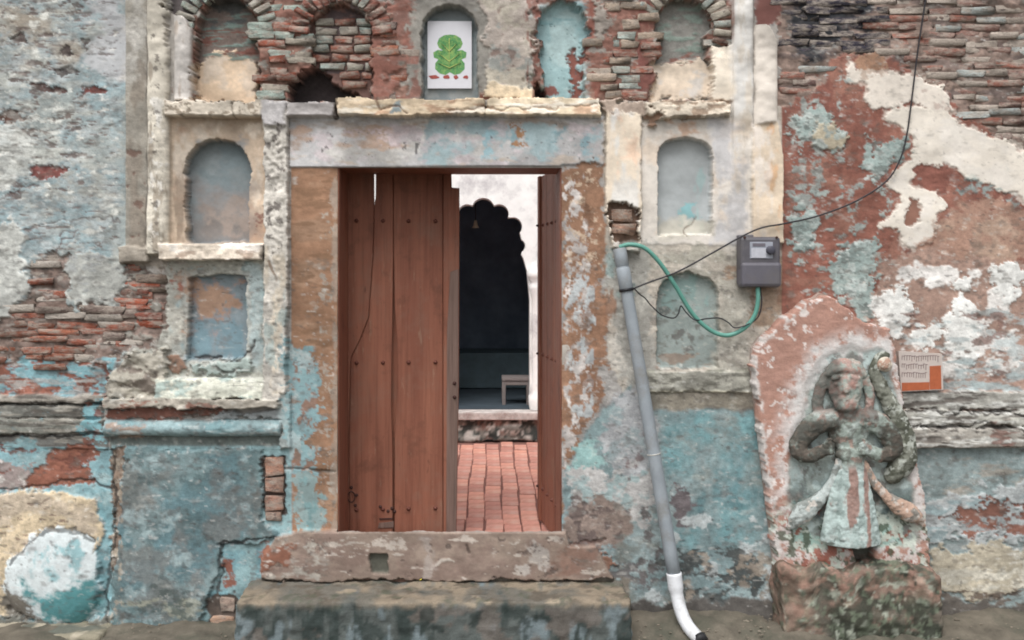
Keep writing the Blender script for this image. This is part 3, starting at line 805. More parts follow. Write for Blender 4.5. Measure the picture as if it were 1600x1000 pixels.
mottle([(884, 735), (1040, 735), (1050, 930), (884, 930)], (92, 78, 76), 1.0, 22, 20, 0.25, 0.8, dh=-0.004)
paint([(1050, 750), (1080, 755), (1082, 800), (1064, 820), (1054, 790)], (116, 106, 112), 6, 3, 16)
mottle(rect(1010, 800, 1215, 950), (176, 184, 186), 0.75, 30, 24, 0.25, 0.9, dh=0.004)
mottle(rect(1020, 850, 1220, 950), (66, 68, 66), 0.45, 24, 16, 0.25, 0.9, dh=-0.004)
mottle(rect(960, 840, 1060, 950), (116, 122, 116), 0.2, 40, 30, 0.5, 0.8)
mottle(rect(1040, 860, 1215, 945), (150, 136, 120), 0.9, 22, 16, 0.25, 0.8)
paint([(975, 938), (1230, 934), (1230, 1100), (975, 1100)], (86, 82, 78), 4, 4, 24, h=0.01)
crack([(944, 842), (900, 852), (880, 848)], 2.2, (80, 56, 48), 0.008, 2)
# ---- threshold
rt = rid('threshold', 'G')
TH = [(432, 838), (470, 828), (884, 828), (890, 850), (930, 850), (960, 905), (410, 908), (410, 870)]
paint(TH, (142, 122, 108), 0.4, 1.2, 30, h=0.04, var=0.06)
region([(410, 829), (960, 829), (960, 1100), (410, 1100)], rt)
mottle(TH, (160, 140, 124), 0.3, 60, 22, 0.9, 0.7)
mottle(TH, (126, 102, 92), 0.5, 40, 24, 0.8, 0.6)
mottle([(432, 836), (540, 836), (500, 905), (420, 905)], (178, 172, 160), 0.4, 26, 20, 0.35, 0.8)
paint([(412, 848), (440, 842), (462, 850), (450, 880), (412, 888)], (138, 88, 66), 5, 3, 16, dh=0.004)
mottle(rect(780, 836, 860, 905), (186, 178, 170), 0.4, 24, 24, 0.35, 0.8)
mottle(rect(850, 836, 940, 905), (134, 98, 82), 0.3, 34, 20, 0.6, 0.7)
mottle(TH, (190, 178, 166), 1.5, 26, 9, 0.2, 0.8)
mottle(TH, (84, 70, 66), 1.7, 14, 10, 0.2, 0.7, dh=-0.004)
paint([(660, 840), (676, 838), (678, 900), (664, 900)], (162, 150, 142), 3, 3, 16, alpha=0.7)
paint([(579, 862), (607, 861), (607, 892), (581, 892)], (104, 104, 92), 1, 1.2, 10, h=0.012)
crack([(682, 880), (690, 874), (710, 876)], 2, (196, 186, 174), -0.003, 2)
crack([(730, 848), (734, 858)], 2, (76, 62, 56), 0.006, 1)
paint([(400, 906), (985, 903), (985, 1100), (400, 1100)], (120, 112, 100), 2, 2, 20, h=0.0)

# ---- right wall
RW = [(1222, -400), (2000, -400), (2000, 640), (1222, 640)]
paint(RW, (140, 86, 70), 0, 1, h=0.0, brick=0, var=0.08)
mottle(RW, (126, 76, 64), 0.5, 60, 50, 0.5, 0.7)
mottle(RW, (152, 104, 86), 0.7, 40, 26, 0.4, 0.7)
RB = [(1213, -400), (2000, -400), (2000, 262), (1640, 248), (1590, 236), (1560, 214), (1530, 196), (1490, 170), (1462, 140), (1440, 116), (1400, 104), (1370, 84), (1330, 76), (1290, 92), (1284, 120), (1262, 150), (1213, 168)]
paint(RB, (138, 116, 104), 5, 2, 20, h=-0.0105, brick=1.0, hn=0.0042, var=0.22, vs=14)
mottle(RB, (92, 80, 78), 0.7, 40, 8, 0.3, 0.6)
mottle([(1225, -140), (1372, -140), (1366, 74), (1280, 104), (1235, 70)], (42, 46, 58), -1.4, 50, 30, 0.5, 0.95)
paint([(1178, -400), (1226, -400), (1216, 50), (1200, 40), (1178, 40)], (124, 78, 70), 3, 2, 16, h=-0.004, brick=0)
CR1 = [(1326, 92), (1336, 112), (1360, 110), (1400, 114), (1440, 116), (1470, 134), (1478, 156), (1492, 176), (1462, 178), (1440, 164), (1420, 158), (1390, 166), (1366, 172), (1350, 150), (1352, 132), (1328, 126)]
paint(CR1, (194, 184, 172), 3.5, 1.2, 16, h=0.006, brick=0, var=0.05)
paint([(1330, 88), (1350, 84), (1380, 90), (1396, 100), (1378, 116), (1346, 112), (1334, 100)], (160, 120, 92), 5, 2, 14, h=0.004, brick=0)
mottle([(1430, 120), (1480, 140), (1490, 178), (1440, 165)], (150, 108, 98), 0.3, 12, 12, 0.3, 0.8)
CR2 = [(1384, 176), (1410, 168), (1428, 164), (1448, 178), (1486, 180), (1510, 196), (1540, 210), (1580, 222), (1620, 240), (2000, 300), (2000, 345), (1620, 316), (1596, 318), (1590, 300), (1560, 296), (1540, 284), (1510, 276), (1496, 262), (1470, 258), (1440, 258), (1424, 262),
       (1426, 290), (1460, 300), (1474, 318), (1462, 336), (1464, 352), (1452, 380), (1426, 390), (1408, 384), (1404, 362), (1370, 354), (1380, 340), (1400, 326), (1412, 312), (1392, 292), (1402, 268), (1424, 248), (1436, 228), (1414, 206), (1388, 190)]
paint(CR2, (203, 194, 180), 3.5, 1.2, 18, h=0.006, brick=0, var=0.04)
mottle(CR2, (192, 188, 184), 0.3, 60, 40, 0.5, 0.7, fade=10)
paint([(1424, 312), (1438, 318), (1434, 345), (1422, 356), (1414, 342)], (140, 96, 78), 3, 1.2, 12, h=0.0)
paint([(1432, 262), (1452, 258), (1480, 264), (1490, 282), (1474, 296), (1440, 292)], (136, 82, 68), 4, 1.5, 14, h=0.0)
mottle([(1490, 262), (1600, 300), (1600, 330), (1490, 300)], (138, 158, 156), 0.1, 20, 16, 0.3, 0.85, fade=8)
mottle(CR2, (96, 90, 90), 2.3, 9, 7, 0.15, 0.8, fade=4)
for q in ([(1350, 220), (1384, 212), (1412, 220), (1418, 240), (1396, 262), (1372, 284), (1350, 282), (1356, 252)],
          [(1238, 336), (1262, 322), (1284, 340), (1276, 372), (1262, 404), (1240, 396)],
          [(1300, 420), (1316, 390), (1340, 368), (1360, 372), (1366, 410), (1356, 450), (1380, 500), (1350, 500), (1330, 470), (1304, 452)],
          [(1230, 180), (1262, 176), (1280, 168), (1300, 190), (1316, 214), (1300, 236), (1280, 226), (1250, 222)]):
    paint(q, (142, 160, 156), 7, 1.6, 16, dh=0.005, var=0.12)
    mottle(q, (176, 186, 182), 0.4, 14, 10, 0.3, 0.85, fade=6)
    mottle(q, (108, 118, 114), 0.8, 14, 8, 0.3, 0.8, fade=6)
paint([(1262, 196), (1300, 190), (1322, 216), (1298, 238), (1276, 230)], (176, 164, 138), 5, 2, 12, h=0.012)
mottle([(1224, 130), (1330, 110), (1330, 320), (1226, 330)], (150, 162, 158), 0.95, 18, 14, 0.25, 0.85, dh=0.004)
mottle([(1224, 280), (1400, 280), (1420, 470), (1224, 470)], (148, 164, 160), 1.15, 16, 12, 0.25, 0.85, dh=0.004)
paint([(1452, 342), (1500, 326), (1560, 322), (2000, 340), (2000, 440), (1600, 420), (1530, 430), (1470, 410), (1446, 390)], (160, 122, 102), 8, 4, 24, var=0.08)
mottle(rect(1450, 330, 1640, 430), (176, 148, 126), 0.5, 40, 40, 0.5, 0.7)
paint([(1370, 400), (1460, 392), (1530, 420), (2000, 430), (2000, 640), (1400, 640), (1360, 500)], (160, 128, 112), 9, 5, 24, var=0.08)
mottle([(1370, 410), (2000, 420), (2000, 600), (1400, 600), (1370, 500)], (202, 200, 196), 0.35, 46, 36, 0.22, 0.9, dh=0.005)
for q in ([(1362, 478), (1380, 456), (1412, 440), (1424, 476), (1416, 500), (1400, 530), (1370, 520)],
          [(1470, 500), (1500, 460), (1526, 490), (1534, 540), (1516, 572), (1490, 566), (1470, 540)],
          [(1550, 414), (1588, 410), (1600, 440), (1580, 480), (1560, 476), (1548, 440)],
          [(1492, 424), (1510, 418), (1524, 440), (1518, 466), (1500, 456)], [(1420, 520), (1460, 500), (1476, 530), (1440, 545)]):
    paint(q, (198, 198, 194), 6, 1.4, 16, h=0.006, var=0.05)
mottle([(1390, 480), (2000, 470), (2000, 620), (1400, 620)], (168, 178, 178), 0.5, 34, 14, 0.3, 0.8, fade=10)
mottle([(1390, 480), (2000, 470), (2000, 620), (1400, 620)], (124, 92, 82), 1.1, 26, 12, 0.25, 0.8, dh=-0.004)
mottle([(1380, 560), (2000, 560), (2000, 620), (1400, 620)], (150, 166, 168), 0.0, 50, 14, 0.4, 0.85)
bar(1400, 2000, 612, 640, 0.022, (152, 150, 142), 3, 22, R_RM)
bar(1400, 2000, 642, 666, 0.034, (166, 164, 154), 3, 22, R_RM)
bar(1400, 2000, 668, 698, 0.046, (160, 154, 144), 3, 22, R_RM)
mottle(rect(1400, 610, 2000, 698), (92, 84, 78), 0.7, 50, 6, 0.3, 0.85, fade=4, dh=-0.006)
mottle(rect(1400, 610, 2000, 698), (190, 190, 184), 0.7, 50, 7, 0.3, 0.85, fade=4)
mottle(rect(1540, 650, 2000, 700), (132, 92, 80), 0.6, 40, 10, 0.3, 0.8, fade=4)
crack([(1400, 641), (1500, 640), (1600, 646), (1980, 641)], 2.4, (70, 64, 60), 0.014, 3)
crack([(1400, 667), (1520, 662), (1600, 668), (1980, 667)], 2.2, (74, 66, 62), 0.014, 3)
RL = [(1224, 700), (2000, 700), (2000, 1100), (1224, 1100)]
paint(RL, (126, 142, 142), 0, 1, h=0.0, var=0.07)
mottle(rect(1420, 702, 2000, 790), (138, 156, 158), 0.2, 60, 24, 0.5, 0.8)
mottle(rect(1420, 702, 2000, 790), (152, 140, 126), 0.8, 60, 20, 0.4, 0.7)
paint([(1430, 788), (1500, 770), (1550, 760), (2000, 752), (2000, 848), (1430, 848)], (168, 174, 176), 9, 3, 22, h=0.006)
mottle([(1430, 775), (2000, 752), (2000, 848), (1430, 848)], (128, 150, 158), 0.3, 34, 14, 0.3, 0.85)
paint([(1480, 806), (1510, 796), (1560, 788), (2000, 790), (2000, 836), (1560, 836), (1530, 826), (1500, 830)], (134, 88, 72), 7, 2, 18, dh=-0.006, var=0.15)
mottle([(1450, 790), (2000, 780), (2000, 880), (1460, 880)], (150, 160, 162), 0.7, 26, 14, 0.25, 0.9)
paint([(1450, 862), (1540, 850), (2000, 856), (2000, 930), (1580, 926), (1530, 938), (1460, 916)], (172, 162, 140), 6, 3, 24, h=0.008, var=0.07)
mottle([(1450, 850), (2000, 850), (2000, 935), (1460, 930)], (184, 180, 166), 0.4, 40, 16, 0.4, 0.7)
mottle([(1450, 915), (2000, 915), (2000, 960), (1450, 960)], (96, 78, 66), 0.1, 26, 10, 0.3, 0.85)
paint([(1460, 938), (2000, 934), (2000, 1100), (1460, 1100)], (92, 86, 80), 4, 4, 22, h=0.006)

# columns on the right
column(1143, 1176, -400, 300, 0.020, 0.022, None, rid=rid('column', 'G'), melt=150)
paint(rect(1144, -400, 1176, 180), (198, 195, 190), 2, 8, 20, var=0.05)
mottle(rect(1144, -140, 1176, 300), (190, 176, 156), 0.5, 16, 50, 0.5, .6)
column(1176, 1213, 40, 200, 0.036, 0.014, (200, 190, 178), top_round=22, rid=rid('column', 'G'))
paint([(1174, 196), (1214, 192), (1222, 240), (1223, 380), (1174, 384)], (204, 184, 158), .6, 1.5, 20, h=0.034, var=0.06)
mottle(rect(1188, 196, 1222, 384), (206, 158, 108), 0.3, 24, 40, 0.4, 0.75)
mottle(rect(1174, 196, 1210, 384), (200, 192, 184), 0.3, 24, 50, 0.5, 0.7)
crack([(1175, -300), (1176, 100), (1175, 198)], 1.6, (150, 142, 134), 0.006, 0.6)
# specks everywhere the wash has broken up
for k_, (c_, th_, sz_, al_) in enumerate((((196, 194, 188), 2.0, 7, .45), ((84, 78, 74), 1.9, 7, .55), ((180, 180, 172), 1.8, 13, .3), ((100, 92, 84), 1.6, 14, .45))):
    for q_ in (rect(-400, -140, 197, 1000), rect(1224, -140, 1950, 1000), rect(880, 390, 1222, 950), rect(180, 400, 527, 1000)):
        mottle(q_, c_, th_, sz_ * 1.4, sz_ * .8, 0.35, al_, fade=6, octv=3)
mottle(rect(-400, -140, 197, 470), (186, 186, 178), 0.9, 22, 9, 0.5, .3, octv=4)
mottle(rect(-400, -140, 197, 470), (104, 104, 102), 1.1, 20, 7, 0.4, .4, octv=4)

paint(CR1, (198, 188, 175), 3.5, 2, 16, alpha=0.55, var=0.03)
paint(CR2, (204, 195, 182), 3.5, 2, 18, alpha=0.6, var=0.03)
paint([(1424, 312), (1438, 318), (1434, 345), (1422, 356), (1414, 342)], (140, 96, 78), 3, 1.2, 12, h=0.0)
paint([(1432, 262), (1452, 258), (1480, 264), (1490, 282), (1474, 296), (1440, 292)], (136, 82, 68), 4, 1.5, 14, h=0.0)
for q_, g_ in ((CR1, .4), (CR2, .3), (rect(944, 186, 1222, 384), .4), (rect(1029, 216, 1113, 367), .2), (rect(1140, -140, 1216, 200), .3), (rect(232, -140, 300, 158), .55), (rect(268, 184, 414, 380), .5),
               (rect(287, 217, 391, 379), .35), (rect(294, 430, 384, 562), .4), (LIN, .6), (SL, .6), (rect(304, 80, 400, 157), .4), (rect(1024, 94, 1146, 157), .4), (rect(659, 8, 746, 157), .3), (rect(838, 2, 921, 157), .6), (MD, .6), (TH, .6), (rect(262, 158, 420, 184), .6), (rect(450, 155, 936, 184), .6), (rect(128, -140, 197, 110), .4), (rect(1026, 427, 1122, 575), .5)):
    calm(q_, g_)
# overall fine unevenness of hand-laid plaster
_rg = sstep(-0.6, 1.4, fbm(PXS, PYS, 150, 110, 990, 3))
H += 0.0032 * fbm(PXS, PYS, 90, 70, 991, 3) + _rg * G * (0.0011 * fbm(PXS, PYS, 26, 20, 995, 4) + 0.0006 * fbm(PXS, PYS, 9, 7, 992, 3))
C *= np.clip(1 + G * 0.07 * fbm(PXS, PYS, 6, 5, 993, 3), 0.6, 1.4)[..., None]
C *= np.clip(1 + 0.06 * fbm(PXS, PYS, 120, 160, 994, 3), 0.7, 1.3)[..., None]
_l = (C @ np.array([.25, .6, .15], dtype=np.float32))[..., None]
C[:] = _l + (C - _l) * 0.78
_b = np.clip(C[..., 2] - C[..., 1], 0, 1)
C[..., 2] -= 0.5 * _b; C[..., 1] += 0.06 * _b
_w = sstep(0.36, 0.52, _l) * sstep(-0.02, 0.05, C[..., 0:1] - C[..., 2:3])
C *= 1 + 0.16 * _w
np.clip(C, 0.005, 0.9, out=C)

gate = tag(empty('gateway', (0, 0, 0)), 'weathered cream and blue temple gateway with arched niches and a half open brown door', 'gateway')
lwall = tag(empty('side_wall', (X(90), 0, 0)), 'peeling pale blue wall with exposed brick left of the gateway', 'wall')
rwall = tag(empty('side_wall', (X(1420), 0, 0)), 'red brown and cream patched wall with thin bricks right of the gateway', 'wall')
OWN = {'L': lwall, 'G': gate, 'R': rwall}

# cut the door opening, split the surface into its parts
ix = np.arange(NW - 1); jy = np.arange(NH - 1)
cxm = (PXS[:-1] + PXS[1:]) / 2; cym = (PYS[:-1] + PYS[1:]) / 2
hole = ((cym[:, None] > 262) & (cym[:, None] < 828.5)) & ((cxm[None, :] > 527.5) & (cxm[None, :] < 877.5))
Rf = np.where(hole, -1, R[:-1, :-1])
VXw = ((PXS - VX) * S).astype(np.float32); VZw = (CZ + (VY - PYS) * S).astype(np.float32)
V = np.empty((NH, NW, 3), dtype=np.float32)
V[..., 0] = VXw[None, :]; V[..., 1] = -H; V[..., 2] = VZw[:, None]
V = V.reshape(-1, 3); CF = C.reshape(-1, 3); GF = G.reshape(-1)
I0 = (jy[:, None] * NW + ix[None, :])
for k, (nm, own) in NAMES.items():
    f0 = I0[Rf == k]
    if not len(f0): continue
    q = np.stack([f0, f0 + NW, f0 + NW + 1, f0 + 1], 1)
    u, inv = np.unique(q, return_inverse=True)
    me = bpy.data.meshes.new(nm)
    nf = len(q)
    off = Vector(OWN[own].location)
    vv = V[u] - np.array(off, dtype=np.float32)
    me.vertices.add(len(u)); me.vertices.foreach_set('co', vv.ravel())
    me.loops.add(nf * 4); me.loops.foreach_set('vertex_index', inv.astype(np.int32).ravel())
    me.polygons.add(nf); me.polygons.foreach_set('loop_start', np.arange(0, nf * 4, 4, dtype=np.int32))
    me.polygons.foreach_set('loop_total', np.full(nf, 4, dtype=np.int32))
    ca = me.color_attributes.new('Col', 'FLOAT_COLOR', 'POINT')
    ca.data.foreach_set('color', np.concatenate([CF[u], GF[u][:, None]], 1).ravel())
    me.update(); me.validate()
    link(nm, me, M_wall, OWN[own], True)

# ---- bricks, one by one
def brick_meshes(n=10):
    out = []
    for k in range(n):
        rnd = random.Random(50 + k)
        bm = bmesh.new(); bm_b = bmesh.ops.create_cube(bm, size=1)
        for v in bm.verts: v.co = Vector((v.co.x * 0.15, v.co.y * 0.07, v.co.z * 0.034))
        bmesh.ops.bevel(bm, geom=list(bm.edges), offset=0.0045, segments=1, affect='EDGES')
        for v in bm.verts:
            v.co += Vector((rnd.uniform(-.010, .010), rnd.uniform(-.006, .006), rnd.uniform(-.005, .005)))
        me = bpy.data.meshes.new('brick'); bm.to_mesh(me); bm.free()
        me.polygons.foreach_set('use_smooth', np.ones(len(me.polygons), dtype=bool))
        me.materials.append(M_brick); out.append(me)
    return out
BM = brick_meshes()
rb = random.Random(3)
def add_brick(owner, px, py, lpx, hpx, plane, colr, rot=0.0, dep=0.07):
    o = bpy.data.objects.new('brick', rb.choice(BM)); col.objects.link(o)
    o.parent = owner
    loc = Vector((X(px), plane + dep / 2, Z(py)))
    o.location = loc - Vector(owner.location)
    o.scale = (lpx * S / 0.15, dep / 0.07, hpx * S / 0.034)
    o.rotation_euler = (rb.uniform(-.05, .05), rot + rb.uniform(-.03, .03), rb.uniform(-.05, .05))
    l = (lin(colr) * 0.93 + lin((142, 104, 86)) * 0.07) * rb.uniform(0.85, 1.15)
    o.color = (float(l[0]), float(l[1]), float(l[2]), 1)
    return o
def Bat(px, py):
    i = min(max(np.searchsorted(PXS, px), 0), NW - 1); j = min(max(np.searchsorted(PYS, py), 0), NH - 1)
    return B[j, i]
def pick(pal):
    return rb.choices([p[0] for p in pal], [p[1] for p in pal])[0]
REDS = [((146, 90, 72), 3), ((154, 100, 80), 2), ((124, 80, 68), 2), ((128, 96, 86), 2), ((150, 138, 128), 2), ((156, 164, 160), 1.5), ((88, 74, 72), 1)]
def courses(owner, x0, x1, y0, y1, ch, lmin, lmax, pal, plane=0.004, thr=0.55, limit=300, skip=None):
    n = 0; y = y0
    while y < y1 and n < limit:
        x = x0 + rb.uniform(-lmax, 0); h = ch * rb.uniform(0.9, 1.1)
        while x < x1:
            l = rb.uniform(lmin, lmax)
            cx, cy = x + l / 2, y + h / 2 + 2.5 * math.sin(x / 37 + y * .7) + rb.uniform(-1.2, 1.2)
            if (Bat(cx, cy) > thr and (Bat(cx - l * .3, cy) + Bat(cx + l * .3, cy)) > thr * 1.6) and not (skip and skip(cx, cy)):
                pl = pal(cx, cy) if callable(pal) else pal
                add_brick(owner, cx, cy, l - rb.uniform(0.8, 2.4), h - rb.uniform(1.2, 3.6), plane + rb.uniform(-.008, .008), pick(pl), rb.uniform(-.02, .02))
                n += 1
                if n >= limit: break
            x += l
        y += h
    return n
def pal_left(x, y):
    if y > 495 and x < 110: return [((144, 88, 70), 4), ((154, 98, 78), 2), ((128, 108, 98), 2)]
    if x > 190: return [((152, 80, 60), 4), ((120, 72, 62), 2), ((140, 124, 112), 2)]
    return [((146, 88, 72), 2), ((164, 158, 150), 3), ((118, 104, 98), 2)]
courses(lwall, -60, 197, 396, 578, 13.2, 42, 72, pal_left)
courses(gate, 197, 262, 412, 550, 15, 34, 60, pal_left)
def pal_right(x, y):
    if 1225 < x < 1375 and y < 85: return [((40, 46, 60), 5), ((54, 58, 70), 2)]
    return [((140, 94, 82), 3), ((168, 158, 148), 4), ((128, 100, 92), 2), ((160, 168, 166), 2), ((108, 86, 82), 1)]
courses(rwall, 1213, 1680, -40, 262, 12.6, 34, 62, pal_right)
def pal_top(x, y):
    if x < 480: return [((142, 82, 66), 2), ((164, 158, 146), 3), ((156, 172, 164), 2)]
    if 920 < x < 1026: return [((144, 90, 76), 2), ((176, 160, 144), 3), ((160, 172, 166), 2)]
    return REDS
inn = lambda cx, cy: any(x0 - 3 < cx < x1 + 3 for x0, x1 in ((304, 401), (484, 580), (659, 746), (838, 921), (1024, 1112))) and cy > -4 or (448 < cx < 530 and cy > 104)
courses(gate, 400, 1145, -50, 154, 14, 26, 46, pal_top, 0.004, 0.5, 150, inn)
# brickwork at the back of the second and fifth niche, voussoirs round the arches
for y in range(24, 136, 14):
    x = 492 + rb.uniform(-10, 4)
    while x < 574:
        l = rb.uniform(24, 44); l = min(l, 580 - x)
        if l > 12 and not (y > 104 and x < 506):
            add_brick(gate, x + l / 2, y + 7, l - 3, 10.5, 0.045 + rb.uniform(-.006, .006), pick([((162, 160, 150), 3), ((140, 88, 74), 2), ((146, 160, 154), 2)]))
        x += l
for x0, x1, sp, ry, a0, a1, pal in ((304, 401, 44, 50, 15, 175, [((166, 182, 174), 3), ((186, 184, 174), 2), ((128, 118, 112), 1)]),
                                 (484, 580, 52, 46, 5, 175, [((120, 74, 64), 3), ((146, 88, 74), 2), ((150, 156, 148), 2)]),
                                 (1024, 1112, 44, 46, -20, 150, [((170, 180, 174), 3), ((182, 176, 162), 2), ((124, 84, 74), 1)])):
    cx, rx = (x0 + x1) / 2, (x1 - x0) / 2
    n = int((rx + 14) * math.radians(a1 - a0) / 13)
    for k in range(n + 1):
        t = math.radians(a0 + (a1 - a0) * k / n)
        px, py = cx + (rx + 17) * math.cos(t), sp - (ry + 17) * math.sin(t)
        if py < -60: continue
        add_brick(gate, px, py, rb.uniform(24, 32), rb.uniform(8.5, 10.5), -0.004 + rb.uniform(-.008, .006), pick(pal), rot=-t)
# bricks bared at the corner of the dado and in the flaked pilaster
for px, py, l, h, c in ((429, 729, 28, 24, (166, 126, 108)), (429, 758, 29, 25, (168, 134, 118)), (429, 786, 28, 20, (166, 128, 112)), (428, 806, 24, 13, (158, 132, 118)),
                        (348, 972, 34, 20, (176, 146, 126)), (356, 944, 22, 22, (160, 142, 130))):
    add_brick(gate, px, py, l, h, -0.012, c, dep=0.05)
for px, py, l, h, c in ((972, 336, 32, 18, (158, 126, 108)), (975, 358, 36, 16, (166, 132, 114))):
    add_brick(gate, px, py, l, h, -0.006, c, rb.uniform(-.1, .1), dep=0.05)

# ---- solid wall behind the face, door reveal
M_core = plain('wall_core_lime', (176, 170, 162), 0.95, 0.12, 6, 0.004, dirt=(130, 120, 112))
def span(x0, x1, y0, y1, z0, z1): return ((x0 + x1) / 2, (y0 + y1) / 2, (z0 + z1) / 2), (x1 - x0, y1 - y0, z1 - z0)
ztop = Z(-146)
for x0, x1, z0, z1 in ((X(-418), X(522), -0.3, ztop), (X(883), X(1950), -0.3, ztop), (X(522), X(883), Z(258), ztop)):
    c, s = span(x0, x1, 0.165, 0.42, z0, z1); box('wall_core', c, s, M_core, gate)
for x0, x1 in ((X(514), X(527)), (X(878.5), X(892))):
    c, s = span(x0, x1, 0.004, 0.164, Z(829), Z(256)); box('reveal', c, s, M_core, gate)
c, s = span(X(527.2), X(878), 0.002, 0.305, -0.2, Z(863)); box('sill', c, s, plain('sill_stone', (140, 110, 96), 0.9, 0.15, 12, 0.004), gate)
fr = empty('door_frame', parent=gate)
c, s = span(X(527.4), X(529.6), 0.006, 0.36, Z(862.5), Z(262)); box('jamb', c, s, M_wood, fr, 0.003)
c, s = span(X(875.8), X(877.8), 0.006, 0.36, Z(862.5), Z(262)); box('jamb', c, s, M_wood, fr, 0.003)
c, s = span(X(527.6), X(877.6), 0.006, 0.36, Z(262), Z(258.6)); box('header', c, s, M_wood, fr, 0.003)

# ---- door leaves
DY = 0.32
FZ = Z(829) - 0.20                                  # courtyard floor level
def leaf_plank(name, pts, parent, y0, y1, mat=M_wood):
    bm = prism(pts, [], y0, y1)
    bmesh.ops.recalc_face_normals(bm, faces=bm.faces)
    es = [e for e in bm.edges if abs(e.verts[0].co.y - e.verts[1].co.y) < 1e-5 and len(e.link_faces) == 2 and e.calc_face_angle(0) > 0.8]
    bmesh.ops.bevel(bm, geom=es, offset=0.003, segments=1, affect='EDGES')
    return bm_obj(name, bm, mat, parent)
def stud_mesh(r=0.013):
    bm = bmesh.new()
    prof = [(0.0, -0.013), (0.006, -0.0115), (0.0095, -0.007), (0.010, -0.003), (0.0145, -0.0015), (0.015, 0.003)]
    rings = []
    for rr, y in prof:
        rr *= r / 0.013
        rings.append([bm.verts.new((rr * math.cos(a), y, rr * math.sin(a))) for a in [2 * math.pi * k / 10 for k in range(10)]] if rr else [bm.verts.new((0, y, 0))])
    for k in range(10): bm.faces.new((rings[0][0], rings[1][k], rings[1][(k + 1) % 10]))
    for a, b in zip(rings[1:], rings[2:]):
        for k in range(10): bm.faces.new((a[k], b[k], b[(k + 1) % 10], a[(k + 1) % 10]))
    bmesh.ops.recalc_face_normals(bm, faces=bm.faces)
    me = bpy.data.meshes.new('stud'); bm.to_mesh(me); bm.free()
    me.polygons.foreach_set('use_smooth', np.ones(len(me.polygons), dtype=bool))
    return me
STUD = stud_mesh(0.0105); STUD.materials.append(plain('painted_stud', (100, 60, 50), 0.55, 0.2, 80))
IRON = stud_mesh(0.0095); IRON.materials.append(M_iron)
def stud(parent, u, z, y=0.0, me=STUD):
    o = bpy.data.objects.new('stud', me); col.objects.link(o); o.parent = parent; o.location = (u, y, z); return o
hx = X(541.5, DY)
leafL = empty('door_leaf', (hx, DY, 0), gate); leafL['label'] = 'nearly closed left leaf of brown planks with a worn edge strip'
leafL.rotation_euler = (0, 0, math.radians(5))
def U(px): return (X(px, DY) - hx) * 1.0
def ZL(py): return Z(py, DY)
zb = FZ + 0.02
Lt = ZL(261)
leaf_plank('plank', [(U(542), zb), (U(546.4), zb), (U(545.4), ZL(690)), (U(547.6), ZL(560)), (U(562.5), ZL(530)), (U(575.4), ZL(496)), (U(582.4), ZL(400)), (U(584.5), ZL(315)), (U(584.3), Lt), (U(542), Lt)], leafL, 0.004, 0.036)
leaf_plank('plank', [(U(546.8), zb), (U(613.5), zb), (U(613), ZL(700)), (U(611), ZL(640)), (U(612.5), ZL(520)), (U(614), ZL(400)), (U(613.5), Lt), (U(587.0), Lt), (U(586.6), ZL(310)), (U(585), ZL(316)), (U(583), ZL(400)), (U(576), ZL(497)), (U(563), ZL(531)), (U(548), ZL(561)), (U(545.8), ZL(690))], leafL, 0.0, 0.036)
leaf_plank('plank', [(U(616), zb), (U(692), zb), (U(692), Lt), (U(614.3), Lt), (U(615), ZL(400)), (U(616.5), ZL(480)), (U(620.5), ZL(540)), (U(620), ZL(620)), (U(616.5), ZL(680))], leafL, 0.002, 0.036)
leaf_plank('edge_strip', [(U(692.5), zb), (U(713), zb), (U(717), ZL(600)), (U(718), ZL(293)), (U(706), ZL(292)), (U(705), Lt), (U(692.5), Lt)], leafL, -0.016, 0.034, M_wood)
leaf_plank('edge_wear', [(U(697), zb + .002), (U(712.4), zb + .002), (U(716.2), ZL(600)), (U(716.6), ZL(420)), (U(703), ZL(425)), (U(698), ZL(520))], leafL, -0.0185, -0.0145, M_wood_grey)
leaf_plank('backing_strip', [(U(684), zb), (U(701), zb), (U(701), Lt), (U(684), Lt)], leafL, 0.0365, 0.046)
leaf_plank('backing_strip', [(U(600), zb), (U(630), zb), (U(630), Lt), (U(600), Lt)], leafL, 0.0365, 0.046)
leaf_plank('backing_strip', [(U(543), zb), (U(598), zb), (U(598), ZL(318)), (U(543), ZL(318))], leafL, 0.0365, 0.046)
for py in (345, 567, 797):
    bm = bmesh.new(); bm_box(bm, ((U(543) + U(704)) / 2, 0.065, ZL(py)), (U(704) - U(543), 0.035, 0.10), 0.004)
    bm_obj('batten', bm, M_wood, leafL)
    for px in (557, 598, 638, 680): stud(leafL, U(px), ZL(py), 0.0)
for px, py in ((710, 600), (710, 622)): stud(leafL, U(px), ZL(py), -0.019, IRON)
for px, py in ((549, 762), (557, 774), (555, 790), (606, 800), (612, 796), (594, 793), (616, 801)): stud(leafL, U(px), ZL(py), 0.002, IRON)
bm = bmesh.new(); bm_box(bm, (U(603), -0.002, ZL(812)), (0.075, 0.006, 0.008)); bm_obj('hasp', bm, M_iron, leafL)
bm = bmesh.new(); bm_tube(bm, smooth_path([(U(549) + 0.02 * math.cos(a), -0.010, ZL(776) + 0.03 * math.sin(a)) for a in [k * math.pi / 4 for k in range(9)]], 3), 0.0035, 6, False)
bm_obj('ring', bm, M_iron, leafL, True)
leaf_plank('splinter_patch', [(U(590), ZL(826)), (U(615), ZL(826)), (U(615), ZL(816)), (U(592), ZL(818))], leafL, -0.006, -0.002, M_wood_grey)

